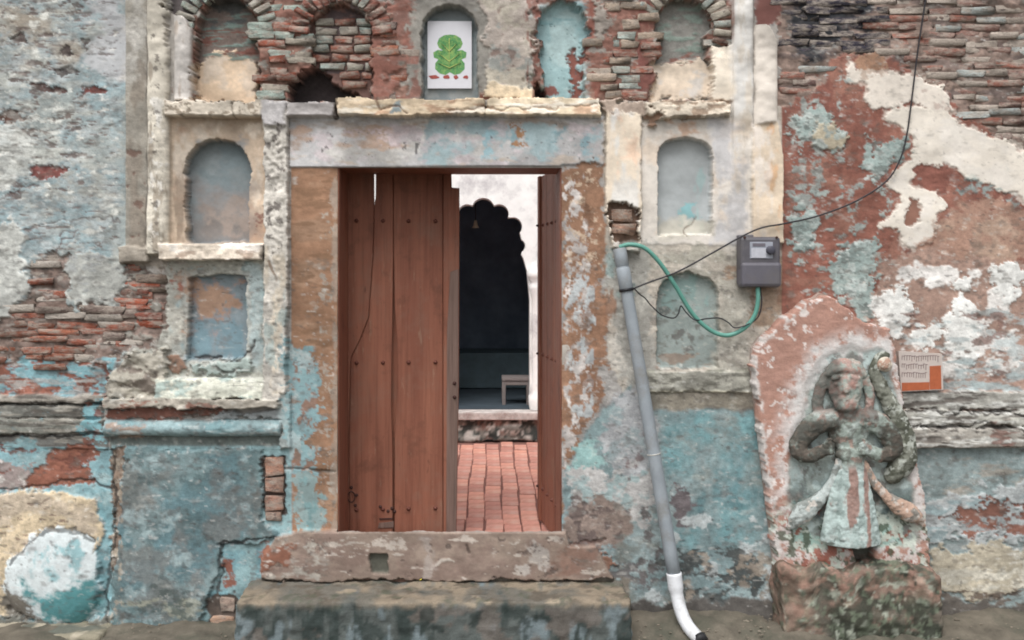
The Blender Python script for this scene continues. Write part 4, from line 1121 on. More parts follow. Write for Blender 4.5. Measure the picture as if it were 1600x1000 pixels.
hx2 = X(874.5, DY + 0.03)
leafR = empty('door_leaf', (hx2, DY + 0.03, 0), gate); leafR['label'] = 'right leaf of brown planks swung wide open inwards'
leafR.rotation_euler = (0, 0, math.radians(-82))       # closed leaf runs to -x; swung inwards
def W2(t): return -t * 0.60
zt2 = Lt + 0.005
for t0, t1 in ((0.0, 0.30), (0.305, 0.62), (0.625, 0.90)):
    leaf_plank('plank', [(W2(t1), zb), (W2(t0), zb), (W2(t0), zt2), (W2(t1), zt2)], leafR, 0.0, 0.034)
leaf_plank('edge_strip', [(W2(1.0), zb), (W2(0.902), zb), (W2(0.902), zt2), (W2(1.0), zt2)], leafR, -0.014, 0.034)
for py in (345, 567, 797):
    bm = bmesh.new(); bm_box(bm, (W2(0.46), 0.052, ZL(py)), (0.50, 0.035, 0.10), 0.004); bm_obj('batten', bm, M_wood, leafR)
    for t in (0.12, 0.34, 0.56, 0.80): stud(leafR, W2(t), ZL(py), -0.002)
    stud(leafR, W2(0.95), ZL(py), -0.016, IRON)

# ------------------------------------------------------------------ 3D noise and weathered blocks
def noise3(p, scale, seed, octv=4):
    L = np.random.RandomState(seed).uniform(-1, 1, (32, 32, 32)).astype(np.float32)
    out = 0; a = 1; tot = 0
    for o in range(octv):
        q = p / scale * 2 ** o + 5.3 * o + 100
        i = np.floor(q).astype(int); f = q - i; f = f * f * (3 - 2 * f)
        r = 0
        for dx in (0, 1):
            for dy in (0, 1):
                for dz in (0, 1):
                    w = (f[:, 0] if dx else 1 - f[:, 0]) * (f[:, 1] if dy else 1 - f[:, 1]) * (f[:, 2] if dz else 1 - f[:, 2])
                    r = r + w * L[(i[:, 0] + dx) % 32, (i[:, 1] + dy) % 32, (i[:, 2] + dz) % 32]
        out = out + a * r; tot += a * a; a *= 0.58
    return out / (0.36 * math.sqrt(tot))
def set_col(me, c):
    ca = me.color_attributes.new('Col', 'FLOAT_COLOR', 'POINT')
    ca.data.foreach_set('color', np.concatenate([np.clip(c, 0.004, 0.9), np.ones((len(c), 1))], 1).astype(np.float32).ravel())
def wash(c, cc, m):
    c += (lin(cc)[None, :] - c) * np.clip(m, 0, 1)[:, None]
def grid_box(name, x0, x1, y0, y1, z0, z1, res, r, amp, colf, mat, parent=None, seed=1, warp=None):
    bm = bmesh.new()
    dims = [(x0, x1), (y0, y1), (z0, z1)]
    for ax in range(3):
        u, v = [k for k in range(3) if k != ax]
        nu = max(2, int((dims[u][1] - dims[u][0]) / res)); nv = max(2, int((dims[v][1] - dims[v][0]) / res))
        for side in (0, 1):
            g = []
            for i in range(nu + 1):
                row = []
                for j in range(nv + 1):
                    p = [0, 0, 0]; p[ax] = dims[ax][side]
                    p[u] = dims[u][0] + (dims[u][1] - dims[u][0]) * i / nu; p[v] = dims[v][0] + (dims[v][1] - dims[v][0]) * j / nv
                    row.append(bm.verts.new(p))
                g.append(row)
            for i in range(nu):
                for j in range(nv): bm.faces.new((g[i][j], g[i + 1][j], g[i + 1][j + 1], g[i][j + 1]))
    bmesh.ops.remove_doubles(bm, verts=bm.verts, dist=res * 0.05)
    bmesh.ops.recalc_face_normals(bm, faces=bm.faces)
    me = bpy.data.meshes.new(name); bm.to_mesh(me); bm.free()
    n = len(me.vertices); p = np.empty(n * 3, np.float32); me.vertices.foreach_get('co', p); p = p.reshape(-1, 3).astype(np.float64)
    lo = np.array([x0, y0, z0]) + r; hi = np.array([x1, y1, z1]) - r
    q = np.clip(p, lo, hi); d = p - q; ln = np.linalg.norm(d, axis=1, keepdims=True) + 1e-9
    nz = noise3(p, 0.12, seed)[:, None] * amp + noise3(p, 0.03, seed + 3)[:, None] * amp * 0.4
    p2 = q + d / ln * (r + nz)
    if warp: p2 = warp(p2)
    me.vertices.foreach_set('co', p2.astype(np.float32).ravel())
    set_col(me, colf(p, p2))
    me.update()
    return link(name, me, mat, parent, True)

# ---- big stone step in front of the door
def step_col(p, p2):
    c = np.tile(lin((108, 104, 96)), (len(p), 1))
    n = [noise3(p, s, k, 5) for s, k in ((0.25, 11), (0.08, 12), (0.03, 13), (0.15, 14))]
    st = noise3(p * np.array([1, 1, 0.25]), 0.07, 21, 5)
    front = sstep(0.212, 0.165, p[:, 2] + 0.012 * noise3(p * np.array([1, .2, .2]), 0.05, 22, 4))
    wash(c, (138, 126, 110), sstep(-.6, 0.9, n[0]) * (1 - front))
    wash(c, (96, 88, 78), sstep(.2, 1.0, n[1]) * (1 - front) * .8)
    wash(c, (166, 152, 132), sstep(1.2, 1.8, n[3]) * (1 - front) * .7)
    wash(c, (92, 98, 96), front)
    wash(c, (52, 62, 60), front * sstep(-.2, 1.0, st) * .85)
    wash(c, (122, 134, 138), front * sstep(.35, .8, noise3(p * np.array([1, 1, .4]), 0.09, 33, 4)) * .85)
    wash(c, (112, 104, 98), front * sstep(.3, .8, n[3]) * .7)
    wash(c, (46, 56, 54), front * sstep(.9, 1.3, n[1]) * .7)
    wash(c, (74, 82, 66), (1 - front) * sstep(.6, 1.4, noise3(p, .06, 23, 5)) * .5)
    return c * 0.9
SX0, SX1 = X(366, -0.318), X(988, -0.318)
step = grid_box('door_step', SX0, SX1, -0.318, 0.045, -0.12, Z(907), 0.012, 0.02, 0.004, step_col, M_stone, seed=5)
tag(step, 'wide worn grey stone step below the door threshold', 'step')

# ---- ground
M_ground = plain('damp_earth', (96, 90, 80), 0.9, 0.22, 9, 0.02, dirt=(70, 72, 62))
gnx = np.concatenate([[-150, -60, -20, -8], np.arange(-4, 4.01, 0.04), [8, 20, 60, 150]])
gny = np.concatenate([[-200, -80, -30, -12, -6], np.arange(-3.0, 0.06, 0.04), [0.10]])
gxx, gyy = np.meshgrid(gnx, gny)
pp = np.stack([gxx.ravel(), gyy.ravel(), np.zeros(gxx.size)], 1)
near = (np.abs(pp[:, 0]) < 5) & (pp[:, 1] > -4)
pp[:, 2] = near * (0.010 * noise3(pp, 0.3, 3) + 0.006 * noise3(pp, 0.06, 4)) + 0.05 * sstep(-0.35, -0.02, pp[:, 1]) * (pp[:, 0] > 0.6) - 0.01
nyg, nxg = gxx.shape
fi = (np.arange(nyg - 1)[:, None] * nxg + np.arange(nxg - 1)[None, :]).ravel()
me = bpy.data.meshes.new('ground')
me.from_pydata([tuple(v) for v in pp], [], [(int(a), int(a + 1), int(a + nxg + 1), int(a + nxg)) for a in fi])
me.update()
gr = link('ground', me, M_ground, None, True); gr['kind'] = 'structure'
# low kerb at the foot of the left wall
def kerb_col(p, p2):
    c = np.tile(lin((134, 128, 112)), (len(p), 1))
    wash(c, (96, 98, 90), sstep(0, .8, noise3(p, .1, 41, 5))); wash(c, (160, 152, 136), sstep(.7, 1.1, noise3(p, .06, 42, 5)))
    return c
kb = grid_box('kerb_stone', X(-300, -.12), X(166, -.12), -0.20, 0.02, -0.1, Z(982, -.1), 0.02, 0.02, 0.005, kerb_col, M_stone, seed=9)
tag(kb, 'low grey stone kerb at the foot of the left wall', 'kerb')

# ------------------------------------------------------------------ courtyard behind the door
M_tile = plain('red_paving', (196, 140, 126), 0.85, 0.14, 14, 0.003, dirt=(192, 158, 146))
_nt = M_tile.node_tree; _pb = [n for n in _nt.nodes if n.type == 'BSDF_PRINCIPLED'][0]; _oi = _nt.nodes.new('ShaderNodeObjectInfo')
_src = _pb.inputs['Base Color'].links[0].from_socket
_nt.links.new(mix(_nt, 1.0, _src, ramp(_nt, _oi.outputs['Random'], [(0.0, (.78, .74, .74, 1)), (0.5, (1, 1, 1, 1)), (1.0, (1.12, 1.1, 1.04, 1))]), 'MULTIPLY'), _pb.inputs['Base Color'])
M_joint = plain('paving_joint', (128, 92, 84), 0.95, 0.15, 30, 0.002)
me = bpy.data.meshes.new('courtyard_floor')
CY1 = 3.66
me.from_pydata([(-3, 0.30, FZ - 0.012), (3, 0.30, FZ - 0.012), (3, CY1 + 0.1, FZ - 0.012), (-3, CY1 + 0.1, FZ - 0.012)], [], [(0, 1, 2, 3)])
cf = link('courtyard_floor', me, M_joint); cf['kind'] = 'structure'
def tile_mesh(w, l):
    bm = bmesh.new(); bm_box(bm, (0, 0, 0), (w, l, 0.03), 0)
    bmesh.ops.bevel(bm, geom=list(bm.edges), offset=0.004, segments=1, affect='EDGES')
    me = bpy.data.meshes.new('paving_brick'); bm.to_mesh(me); bm.free(); me.materials.append(M_tile); return me
TM = [tile_mesh(0.109 - 0.002 * k, 0.225 - 0.003 * k) for k in range(3)]
for i in range(-7, 11):
    off = rb.uniform(-.1, .1) if i % 2 else rb.uniform(0, .04)
    for j in range(16):
        y = 0.36 + j * 0.232 + off
        if not (0.40 < y < CY1 - 0.10): continue
        o = bpy.data.objects.new('paving_brick', rb.choice(TM)); col.objects.link(o); o.parent = cf
        o.location = (0.004 + i * 0.1165 + 0.012 * math.sin(j * .9 + i) * .5 + rb.uniform(-.003, .003), y + rb.uniform(-.006, .006), FZ - 0.012 + rb.uniform(-.003, .002))
        o.rotation_euler = (rb.uniform(-.01, .01), rb.uniform(-.012, .012), rb.uniform(-.012, .012))

inner = tag(empty('inner_shrine', (X(765, CY1), CY1, FZ)), 'whitewashed inner building with a scalloped dark archway seen through the door', 'building')
iloc = Vector(inner.location)
M_white = plain('whitewash', (244, 243, 241), 0.9, 0.05, 7, 0.003, dirt=(186, 182, 184))
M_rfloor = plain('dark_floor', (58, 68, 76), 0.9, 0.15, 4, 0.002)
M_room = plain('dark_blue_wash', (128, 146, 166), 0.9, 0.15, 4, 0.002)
def PL(px, py, Y): 
    v = P(px, py, Y); return (v.x - iloc.x, v.z - iloc.z)
# cusped arch outline (photo pixels, right half then mirrored about the crown)
cx0 = 755.0
lob = []
def lobe(cx, cy, r, a0, a1, n=7):
    for k in range(n): 
        a = math.radians(a0 + (a1 - a0) * k / (n - 1)); lob.append((cx + r * math.cos(a), cy - r * math.sin(a)))
lob += [(828, 640), (828, 470), (824, 425), (818, 404), (815, 398)]
lobe(810, 384, 11, -55, 62, 9)
lobe(801, 354, 15, -40, 78, 9)
lobe(780, 334, 15, -22, 98, 9)
lobe(755, 327, 18, 20, 90, 7)
right = lob
left = [(2 * cx0 - x, y) for x, y in reversed(lob)]
archpts = right + left[1:]
YF = CY1 + 0.16
ap = [PL(x, y, YF) for x, y in archpts]
zf = PL(0, 640, YF)[1]
ap[0] = (ap[0][0], zf - 0.0); ap[-1] = (ap[-1][0], zf)
# front wall as one polygon running round the opening
outer = [(-3.2, zf), (ap[-1][0], zf)] + list(reversed(ap))[1:-1] + [(ap[0][0], zf), (3.2, zf), (3.2, 3.6), (-3.2, 3.6)]
bm = prism(outer, [], 0.16, 0.40); bm_obj('wall', bm, M_white, inner)
# plinth: white lip over a rough mossy course
box('plinth_top', (0, 0.13, zf - 0.035), (6.4, 0.30, 0.07), plain('plinth_lip', (190, 182, 178), 0.9, 0.18, 14, 0.006, dirt=(132, 104, 96)), inner, 0.008)
def moss_col(p, p2):
    c = np.tile(lin((130, 126, 120)), (len(p), 1))
    wash(c, (66, 70, 68), sstep(-.6, .4, noise3(p, .06, 61, 5))); wash(c, (190, 184, 178), sstep(.7, 1.0, noise3(p, .04, 62, 5))); wash(c, (140, 104, 94), sstep(1.2, 1.6, noise3(p, .09, 63, 4)) * .7)
    return c
grid_box('plinth', -1.3, 1.3, 0.02, 0.28, 0.0, zf - 0.071, 0.02, 0.01, 0.008, moss_col, M_stone, inner, 8)
# half column right of the arch with capital and base mouldings
bm = bmesh.new()
prof = [(640, 15), (628, 17), (618, 17), (612, 12), (606, 14), (598, 11), (560, 12), (500, 12), (462, 12), (452, 16), (446, 16), (440, 13), (434, 18), (426, 20), (418, 14), (410, 12)]
cxp = PL(843, 0, YF - .02)[0]; rings = []
k_ = S * (D + YF) / D
for py, r in prof:
    zz = PL(0, py, YF - .02)[1]
    rings.append([bm.verts.new((cxp + r * k_ * math.cos(a), 0.155 - r * k_ * 0.8 * math.sin(a), zz)) for a in [math.pi * k / 12 for k in range(13)]])
for a, b in zip(rings, rings[1:]):
    for k in range(12): bm.faces.new((a[k], a[k + 1], b[k + 1], b[k]))
bm_obj('half_column', bm, M_white, inner, True)
# grimy stain band on the inner wall above the arch is in the wash itself; side and back walls of the room
RD = 2.3
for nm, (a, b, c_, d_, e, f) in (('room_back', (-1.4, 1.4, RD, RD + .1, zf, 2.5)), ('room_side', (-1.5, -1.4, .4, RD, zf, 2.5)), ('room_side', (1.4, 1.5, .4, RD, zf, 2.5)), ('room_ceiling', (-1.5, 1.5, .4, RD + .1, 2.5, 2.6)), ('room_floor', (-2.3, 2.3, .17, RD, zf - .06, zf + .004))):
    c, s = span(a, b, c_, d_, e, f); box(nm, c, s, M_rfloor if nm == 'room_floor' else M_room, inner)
# altar step inside, stool, hanging bell
al = box('altar_platform', (iloc.x - 0.1, CY1 + 1.95, iloc.z + zf + 0.20), (2.4, 0.6, 0.38), plain('dark_stone', (100, 118, 126), 0.8, 0.12, 5, 0.003), None, 0.012)
tag(al, 'dark stone platform deep inside the shaded inner archway', 'platform')
M_pale = plain('pale_paint', (122, 114, 112), 0.6, 0.06, 20)
YT = CY1 + 0.55
tb = tag(empty('low_table', (X(806, YT), YT, iloc.z + zf + .004)), 'small pale low table just inside the dark inner archway', 'table')
tw = 44 * S * (D + YT) / D; th = 42 * S * (D + YT) / D
box('table_top', (0, 0, th - 0.014), (tw, 0.26, 0.028), M_pale, tb, 0.004)
box('apron', (0, -0.112, th - 0.05), (tw * .86, 0.016, 0.042), M_pale, tb, 0.003)
for sx in (-1, 1):
    for sy in (-1, 1):
        box('leg', (sx * tw * .43, sy * 0.105, (th - 0.03) / 2), (0.034, 0.034, th - 0.03), M_pale, tb, 0.003)
YB = CY1 + 0.75
bl = tag(empty('hanging_bell', tuple(P(743, 356, YB))), 'small pale bell hanging in the dark inner archway', 'bell')
bm = bmesh.new(); rings = []
for r, z in ((0.004, .075), (.012, .072), (.018, .05), (.022, .025), (.034, .004), (.036, 0), (.030, .002)):
    rings.append([bm.verts.new((r * math.cos(a), r * math.sin(a), z)) for a in [2 * math.pi * k / 14 for k in range(14)]])
for a, b in zip(rings, rings[1:]):
    for k in range(14): bm.faces.new((a[k], a[(k + 1) % 14], b[(k + 1) % 14], b[k]))
bm_obj('bell_body', bm, plain('pale_brass', (226, 214, 190), 0.35, 0.08, 20, metal=0.3), bl, True)
bm = bmesh.new(); bm_tube(bm, [(0, 0, .07), (0, 0, 2.5 + iloc.z - P(743, 356, YB).z)], 0.004, 6); bm_obj('chain', bm, M_iron, bl)
# courtyard side walls
for sx in (-1, 1):
    w_ = box('courtyard_wall', (sx * 3.05, 2.03, FZ + 1.3), (0.1, 3.2, 2.6), M_white)
    tag(w_, 'whitewashed courtyard wall on the %s behind the gateway' % ('left' if sx < 0 else 'right'), 'wall')

# ------------------------------------------------------------------ drain pipe
M_pvc = plain('grey_pvc', (140, 147, 153), 0.6, 0.08, 10, 0.001, spec=0.3, dirt=(124, 122, 118))
M_pvcw = plain('white_pvc', (214, 216, 220), 0.4, 0.05, 14, spec=0.4, dirt=(150, 146, 140))
pipe = tag(empty('drain_pipe', tuple(P(1088, 992, -0.2))), 'leaning grey plastic drain pipe with a white curved foot right of the door', 'pipe')
pl = Vector(pipe.location)
def rel(o, pts): return [Vector(p) - Vector(o.location) for p in pts]
pa, pb = P(968, 388, -0.052), P(1055, 908, -0.13)
bm = bmesh.new(); bm_tube(bm, rel(pipe, [pa.lerp(pb, t / 12) for t in range(13)]), [0.0315 + 0.0035 * t / 12 for t in range(13)], 20); bm_obj('pipe_tube', bm, M_pvc, pipe, True)
def along(t0, t1, r, name, mat):
    bm = bmesh.new(); q0, q1 = pa.lerp(pb, t0), pa.lerp(pb, t1)
    bm_tube(bm, rel(pipe, [q0, q0.lerp(q1, .04), q0.lerp(q1, .96), q1]), [r - .003, r, r, r - .003], 20); return bm_obj(name, bm, mat, pipe, True)
along(0.0, 0.055, 0.0345, 'socket', M_pvc); along(0.06, 0.125, 0.0365, 'socket', M_pvc)
along(0.62, 0.623, 0.0355, 'tie_wire', plain('wire', (190, 188, 180), .5, .05))
along(0.122, 0.131, 0.0385, 'cable_tie', plain('black_tie', (34, 34, 38), .5, .05))
fp = smooth_path([P(1053, 895, -0.130), P(1057, 925, -0.137), P(1064, 955, -0.16), P(1076, 980, -0.20), P(1096, 1002, -0.27)], 6)
bm = bmesh.new(); bm_tube(bm, rel(pipe, fp), [0.039] * 6 + [0.033] * (len(fp) - 6), 20); bm_obj('foot_bend', bm, M_pvcw, pipe, True)
q0, q1 = P(1092, 995, -0.25), P(1097, 1003, -0.275)
bm = bmesh.new(); bm_tube(bm, rel(pipe, [q0, q1]), 0.0345, 20); bm_obj('rubber_ring', bm, plain('black_rubber', (40, 40, 42), .6, .05), pipe, True)

# ------------------------------------------------------------------ electricity meter
M_met = plain('grey_meter_case', (84, 82, 88), 0.5, 0.08, 18, 0.001, spec=0.4, dirt=(104, 100, 100))
mt = tag(empty('electricity_meter', tuple(P(1189, 450, -0.02))), 'dark grey electricity meter box on the wall above the carved slab', 'meter')
mo = Vector(mt.location)
def mbox(name, x0, y0, x1, y1, ya, yb_, mat, bev=0.006, par=mt, taper=0):
    ym = -0.10
    cx_, cz_ = (X(x0, ym) + X(x1, ym)) / 2, (Z(y0, ym) + Z(y1, ym)) / 2
    bm = bmesh.new(); bm_box(bm, Vector((cx_, (ya + yb_) / 2, cz_)) - mo, (X(x1, ym) - X(x0, ym), yb_ - ya, Z(y0, ym) - Z(y1, ym)), bev)
    if taper:
        yy = ya - mo.y
        for v in bm.verts:
            k = 1 - taper * (1 - (v.co.y - yy) / (yb_ - ya)); c0 = cx_ - mo.x; c1 = cz_ - mo.z
            v.co.x = c0 + (v.co.x - c0) * k; v.co.z = c1 + (v.co.z - c1) * k
    return bm_obj(name, bm, mat, par)
mbox('back_plate', 1158, 366, 1221, 445, -0.03, 0.0, M_met, 0.008)
mbox('case', 1156, 369, 1222, 425, -0.095, -0.028, M_met, 0.014, taper=0.06)
mbox('terminal_cover', 1156, 408, 1224, 450, -0.105, -0.026, plain('meter_skirt', (92, 90, 98), 0.45, 0.07, 18, spec=0.4, dirt=(96, 92, 92)), 0.018, taper=0.08)
fc = mbox('window', 1172, 378, 1208, 404, -0.0985, -0.090, plain('meter_window', (150, 154, 164), 0.25, 0.06, 30, spec=0.5), 0.002)
mbox('display', 1174, 388, 1197, 403, -0.101, -0.0985, plain('meter_plate', (178, 180, 188), 0.4, 0.06, 60), 0.001)
mbox('label_bar', 1176, 380, 1196, 385, -0.1005, -0.0985, plain('meter_strip', (104, 100, 108), 0.4, 0.06, 60), 0.0006)
bm = bmesh.new(); kc = P(1204, 391, -0.1) - mo
bm_tube(bm, [kc + Vector((0, 0.006, 0)), kc + Vector((0, -0.014, 0)), kc + Vector((0, -0.018, 0))], [0.024, 0.022, 0.016], 18); bm_obj('knob', bm, plain('meter_knob', (70, 70, 80), .4, .05), mt, True)
for px in (1164, 1214):
    for py in (371, 444): 
        bm = bmesh.new(); c_ = P(px, py, -0.1) - mo
        bm_tube(bm, [c_ + Vector((0, 0.01, 0)), c_ + Vector((0, -0.001, 0))], 0.006, 8); bm_obj('screw', bm, M_iron, mt)

# ------------------------------------------------------------------ cables
def cable(name, pts, r, mat, label, cat, n=8):
    path = smooth_path([P(*p) for p in pts], 7)
    o = empty(name, tuple(path[0])); bm = bmesh.new(); bm_tube(bm, rel(o, path), r, n)
    col.objects.unlink(o); bpy.data.objects.remove(o)
    me_o = bm_obj(name, bm, mat, None, True); me_o.location = path[0]
    return tag(me_o, label, cat)
M_hose = plain('green_conduit', (88, 142, 130), 0.45, 0.08, 20, spec=0.4, dirt=(96, 150, 136))
cable('green_conduit', [(968, 386, -0.055), (985, 382, -0.07), (1008, 388, -0.075), (1032, 412, -0.07), (1056, 448, -0.06), (1082, 490, -0.05), (1110, 516, -0.045), (1136, 524, -0.05), (1160, 515, -0.06), (1177, 497, -0.07), (1184, 474, -0.075), (1184, 448, -0.07)], 0.0115, M_hose, 'green plastic conduit looping from the drain pipe to the meter box', 'conduit', 12)
M_blk = plain('black_cable', (44, 42, 46), 0.5, 0.05)
cable('service_cable', [(1452, -60, -0.03), (1446, 0, -0.03), (1434, 80, -0.025), (1424, 160, -0.02), (1417, 210, -0.02), (1406, 250, -0.02), (1384, 284, -0.02), (1336, 315, -0.02), (1276, 338, -0.02), (1222, 350, -0.05), (1190, 356, -0.06), (1158, 370, -0.08), (1110, 397, -0.08), (1060, 424, -0.075), (1012, 442, -0.08), (992, 450, -0.09)], 0.0045, M_blk, 'black cable hanging down the right wall and across to the drain pipe', 'cable')
cable('thin_cable', [(990, 450, -0.092), (1000, 460, -0.06), (1008, 466, -0.04), (1018, 478, -0.03), (1034, 492, -0.02), (1052, 497, -0.01), (1060, 490, 0.0), (1064, 478, 0.0), (1072, 488, -0.03), (1086, 500, -0.065), (1104, 498, -0.03), (1124, 497, -0.02), (1138, 504, -0.03), (1148, 512, -0.068), (1166, 508, -0.075), (1184, 496, -0.07), (1190, 474, -0.07), (1188, 449, -0.06)], 0.0036, M_blk, 'thin dark wire drooping below the long cable over the lower right niche', 'wire')

# ------------------------------------------------------------------ tile with green emblem in the centre niche
YN = 0.062
tl = tag(empty('picture_tile', tuple(P(703, 138, YN))), 'white ceramic tile with a green leafy emblem in the centre top niche', 'tile')
to = Vector(tl.location)
M_tilew = plain('glazed_white', (204, 204, 210), 0.3, 0.03, 10, spec=0.4)
def flat(name, pts, y0, y1, mat, par, off):
    bm = prism([((p.x - off.x), (p.z - off.z)) for p in (P(x, y, YN) for x, y in pts)], [], y0, y1); return bm_obj(name, bm, mat, par)
flat('tile_body', rect(668, 33, 737, 138), 0.0, 0.012, M_tilew, tl, to)
Gs = [plain('print_green_%s' % k, c, 0.35, 0.16, 130, dirt=(150, 176, 96)) for k, c in (('a', (82, 138, 84)), ('b', (100, 146, 86)), ('c', (70, 126, 74)))]
def ell(cx, cy, rx, ry, n=18, wob=0.06, seed=0):
    r_ = random.Random(seed)
    return [(cx + rx * (1 + r_.uniform(-wob, wob)) * math.cos(2 * math.pi * k / n), cy - ry * (1 + r_.uniform(-wob, wob)) * math.sin(2 * math.pi * k / n)) for k in range(n)]
LEAF = [(703, 54), (712, 55), (720, 60), (723, 68), (720, 75), (714, 79), (722, 78), (729, 82), (728, 90), (721, 93), (726, 99), (726, 108), (719, 115), (710, 117), (703, 113), (696, 117), (687, 115), (680, 108), (680, 99), (685, 93), (678, 90), (677, 82), (684, 78), (692, 79), (686, 75), (683, 68), (686, 60), (694, 55)]
flat('green_print', LEAF, -0.0006, 0.001, Gs[0], tl, to)
flat('green_print', [(703 + (x - 703) * .72, 84 + (y - 84) * .72) for x, y in LEAF], -0.0012, 0.001, Gs[2], tl, to)
flat('green_print', [(703 + (x - 703) * .4, 88 + (y - 88) * .45) for x, y in LEAF], -0.0018, 0.001, Gs[1], tl, to)
M_vein = plain('print_vein', (170, 182, 104), 0.4, 0.15, 120)
for k, ((ax, ay), (bx, by)) in enumerate((((702, 60), (702, 110)), ((702, 96), (686, 84)), ((702, 96), (718, 84)), ((702, 106), (684, 98)), ((702, 106), (720, 98)), ((702, 80), (690, 68)), ((702, 80), (714, 68)))):
    dx_, dy_ = bx - ax, by - ay; ln_ = math.hypot(dx_, dy_); ox, oy = -dy_ / ln_ * .7, dx_ / ln_ * .7
    flat('vein_print', [(ax + ox, ay + oy), (bx, by), (ax - ox, ay - oy)], -0.0046 - .0002 * k, 0.0, M_vein, tl, to)
M_red = plain('print_red', (150, 74, 66), 0.4, 0.15, 120)
for k, (cx, rx, ry) in enumerate(((678, 9, 3.2), (698, 5, 3.4), (712, 4, 3.4), (728, 5, 2.6))):
    flat('red_print', ell(cx, 120.5, rx, ry, 10, 0.3, seed=40 + k), -0.0012, 0.001, M_red, tl, to)

# ------------------------------------------------------------------ small plaque right of the slab
YP = -0.035
pq = tag(empty('wall_plaque', tuple(P(1440, 610, YP))), 'small white and orange tile plaque beside the carved slab', 'plaque')
po = Vector(pq.location)
def flatp(name, pts, y0, y1, mat, holes=()):
    bm = prism([(P(x, y, YP).x - po.x, P(x, y, YP).z - po.z) for x, y in pts], [], y0, y1); return bm_obj(name, bm, mat, pq)
flatp('plaque_body', [(1404, 549), (1472, 553), (1474, 609), (1408, 612)], 0.0, 0.03, plain('plaque_white', (186, 176, 170), 0.5, 0.06, 40, dirt=(190, 176, 168)))
M_or = plain('plaque_orange', (166, 92, 62), 0.5, 0.08, 40)
flatp('orange_band', [(1409, 598), (1452, 597), (1452, 609), (1409, 611)], -0.0012, 0.0, M_or)
flatp('orange_corner', [(1452.5, 572), (1470, 571), (1471, 608), (1452.5, 608.6)], -0.0012, 0.0, M_or)
bm = bmesh.new(); rr = random.Random(9)
for row in range(3):
    x = 1409
    while x < 1466:
        w = rr.uniform(1.4, 2.6); y = 556 + row * 13 + rr.uniform(-1, 1); h = rr.uniform(6, 10)
        if row > 0 and x > 1448: break
        prism([(P(a, b, YP).x - po.x, P(a, b, YP).z - po.z) for a, b in ((x, y), (x + .8, y), (x + .8, y + h), (x, y + h))], [], -0.001, 0.0, bm)
        prism([(P(a, b, YP).x - po.x, P(a, b, YP).z - po.z) for a, b in ((x + .81, y), (x + w + 1.2, y + .3), (x + w + 1.2, y + 1.1), (x + .81, y + .9))], [], -0.001, 0.0, bm)
        x += w + 1.6
lt = bm_obj('lettering', bm, plain('plaque_ink', (110, 92, 92), 0.6, 0.1), pq); lt['kind'] = 'stuff'

# ------------------------------------------------------------------ carved stone slab
slab = tag(empty('carved_slab', tuple(P(1345, 1000, -0.16))), 'eroded red and white stone slab carved with a standing figure against the right wall', 'sculpture')
so = Vector(slab.location)
YS = -0.10                                           # front of the slab
OUT = [(1186, 1015), (1180, 545), (1192, 528), (1207, 520), (1222, 500), (1246, 486), (1262, 470), (1278, 466), (1288, 458), (1304, 464), (1322, 480), (1336, 494), (1352, 506), (1390, 514), (1397, 540), (1404, 580), (1414, 640), (1426, 700), (1440, 750), (1448, 800), (1452, 880), (1456, 1015), (1226, 1015), (1214, 880), (1200, 760), (1188, 660), (1178, 580)][1:]
xs = np.arange(1165, 1470, 2.0); ys = np.arange(450, 1012, 2.0)
dd = -sdf(OUT, xs, ys) + 1.5 * fbm(xs, ys, 14, 14, 700, 4)
inside = dd > 0
nzz = fbm(xs, ys, 30, 30, 701, 5)
hh = 0.002 * nzz
sn0 = fbm(xs, ys, 12, 12, 702, 4)
# raised rim round the field
rim = sstep(4, 8, dd) * (1 - sstep(20, 28, dd)) * (ys[:, None] > 540)
FIELD = [(1262, 600), (1290, 560), (1330, 545), (1376, 548), (1392, 580), (1410, 660), (1428, 760), (1436, 850), (1240, 860), (1236, 760), (1240, 680)]
fm = sstep(-6, 6, -sdf(FIELD, xs, ys) + 3 * nzz)
hh = hh - 0.010 * fm
HOL = [(1328, 846), (1372, 842), (1366, 876), (1352, 896), (1340, 884)]
hm = sstep(-3, 3, -sdf(HOL, xs, ys) + 2 * sn0)
hh = hh - 0.055 * hm
Yg = YS - hh
Yg = np.where(inside, Yg, YS + 0.07)
cs = np.tile(lin((166, 130, 117)), (len(ys), len(xs), 1))
def sw(c, m):
    global cs
    cs += (lin(c)[None, None, :] - cs) * np.clip(m, 0, 1)[..., None]
sn = lambda s, k, o=5: fbm(xs, ys, s, s, k, o, .62)
sw((172, 134, 120), sstep(0, 1, sn(60, 710)))
sw((214, 206, 202), sstep(1.25, 1.45, sn(10, 711)) * .9)
band = (1 - sstep(4, 10, dd)) * (xs[None, :] < 1260)
sw((196, 190, 186), band * sstep(-.6, .2, sn(14, 712)))
fw = sstep(-44, -4, -sdf(FIELD, xs, ys)) * (1 - fm)
sw((206, 202, 200), fw * sstep(-.7, .3, sn(14, 713)) * .9)
sw((150, 164, 160), fm * .9)
HALO = [(1236, 700), (1240, 630), (1258, 575), (1286, 544), (1330, 528), (1388, 540), (1398, 580), (1376, 566), (1330, 552), (1296, 566), (1268, 606), (1256, 660), (1250, 740)]
sw((204, 202, 200), sstep(-8, 6, -sdf(HALO, xs, ys) + 5 * sn(14, 721)) * .85)
sw((176, 190, 188), fm * sstep(.2, .7, sn(20, 714)))
sw((104, 98, 94), fm * sstep(.8, 1.3, sn(20, 715)) * .7)
sw((70, 86, 88), fm * sstep(720, 790, ys[:, None] + 0 * xs[None, :]) * (1 - sstep(800, 850, ys[:, None] + 0 * xs[None, :])) * sstep(-.5, .6, sn(30, 720)) * .8)  # shadowed hollows between sash and robe painted dark blue-green
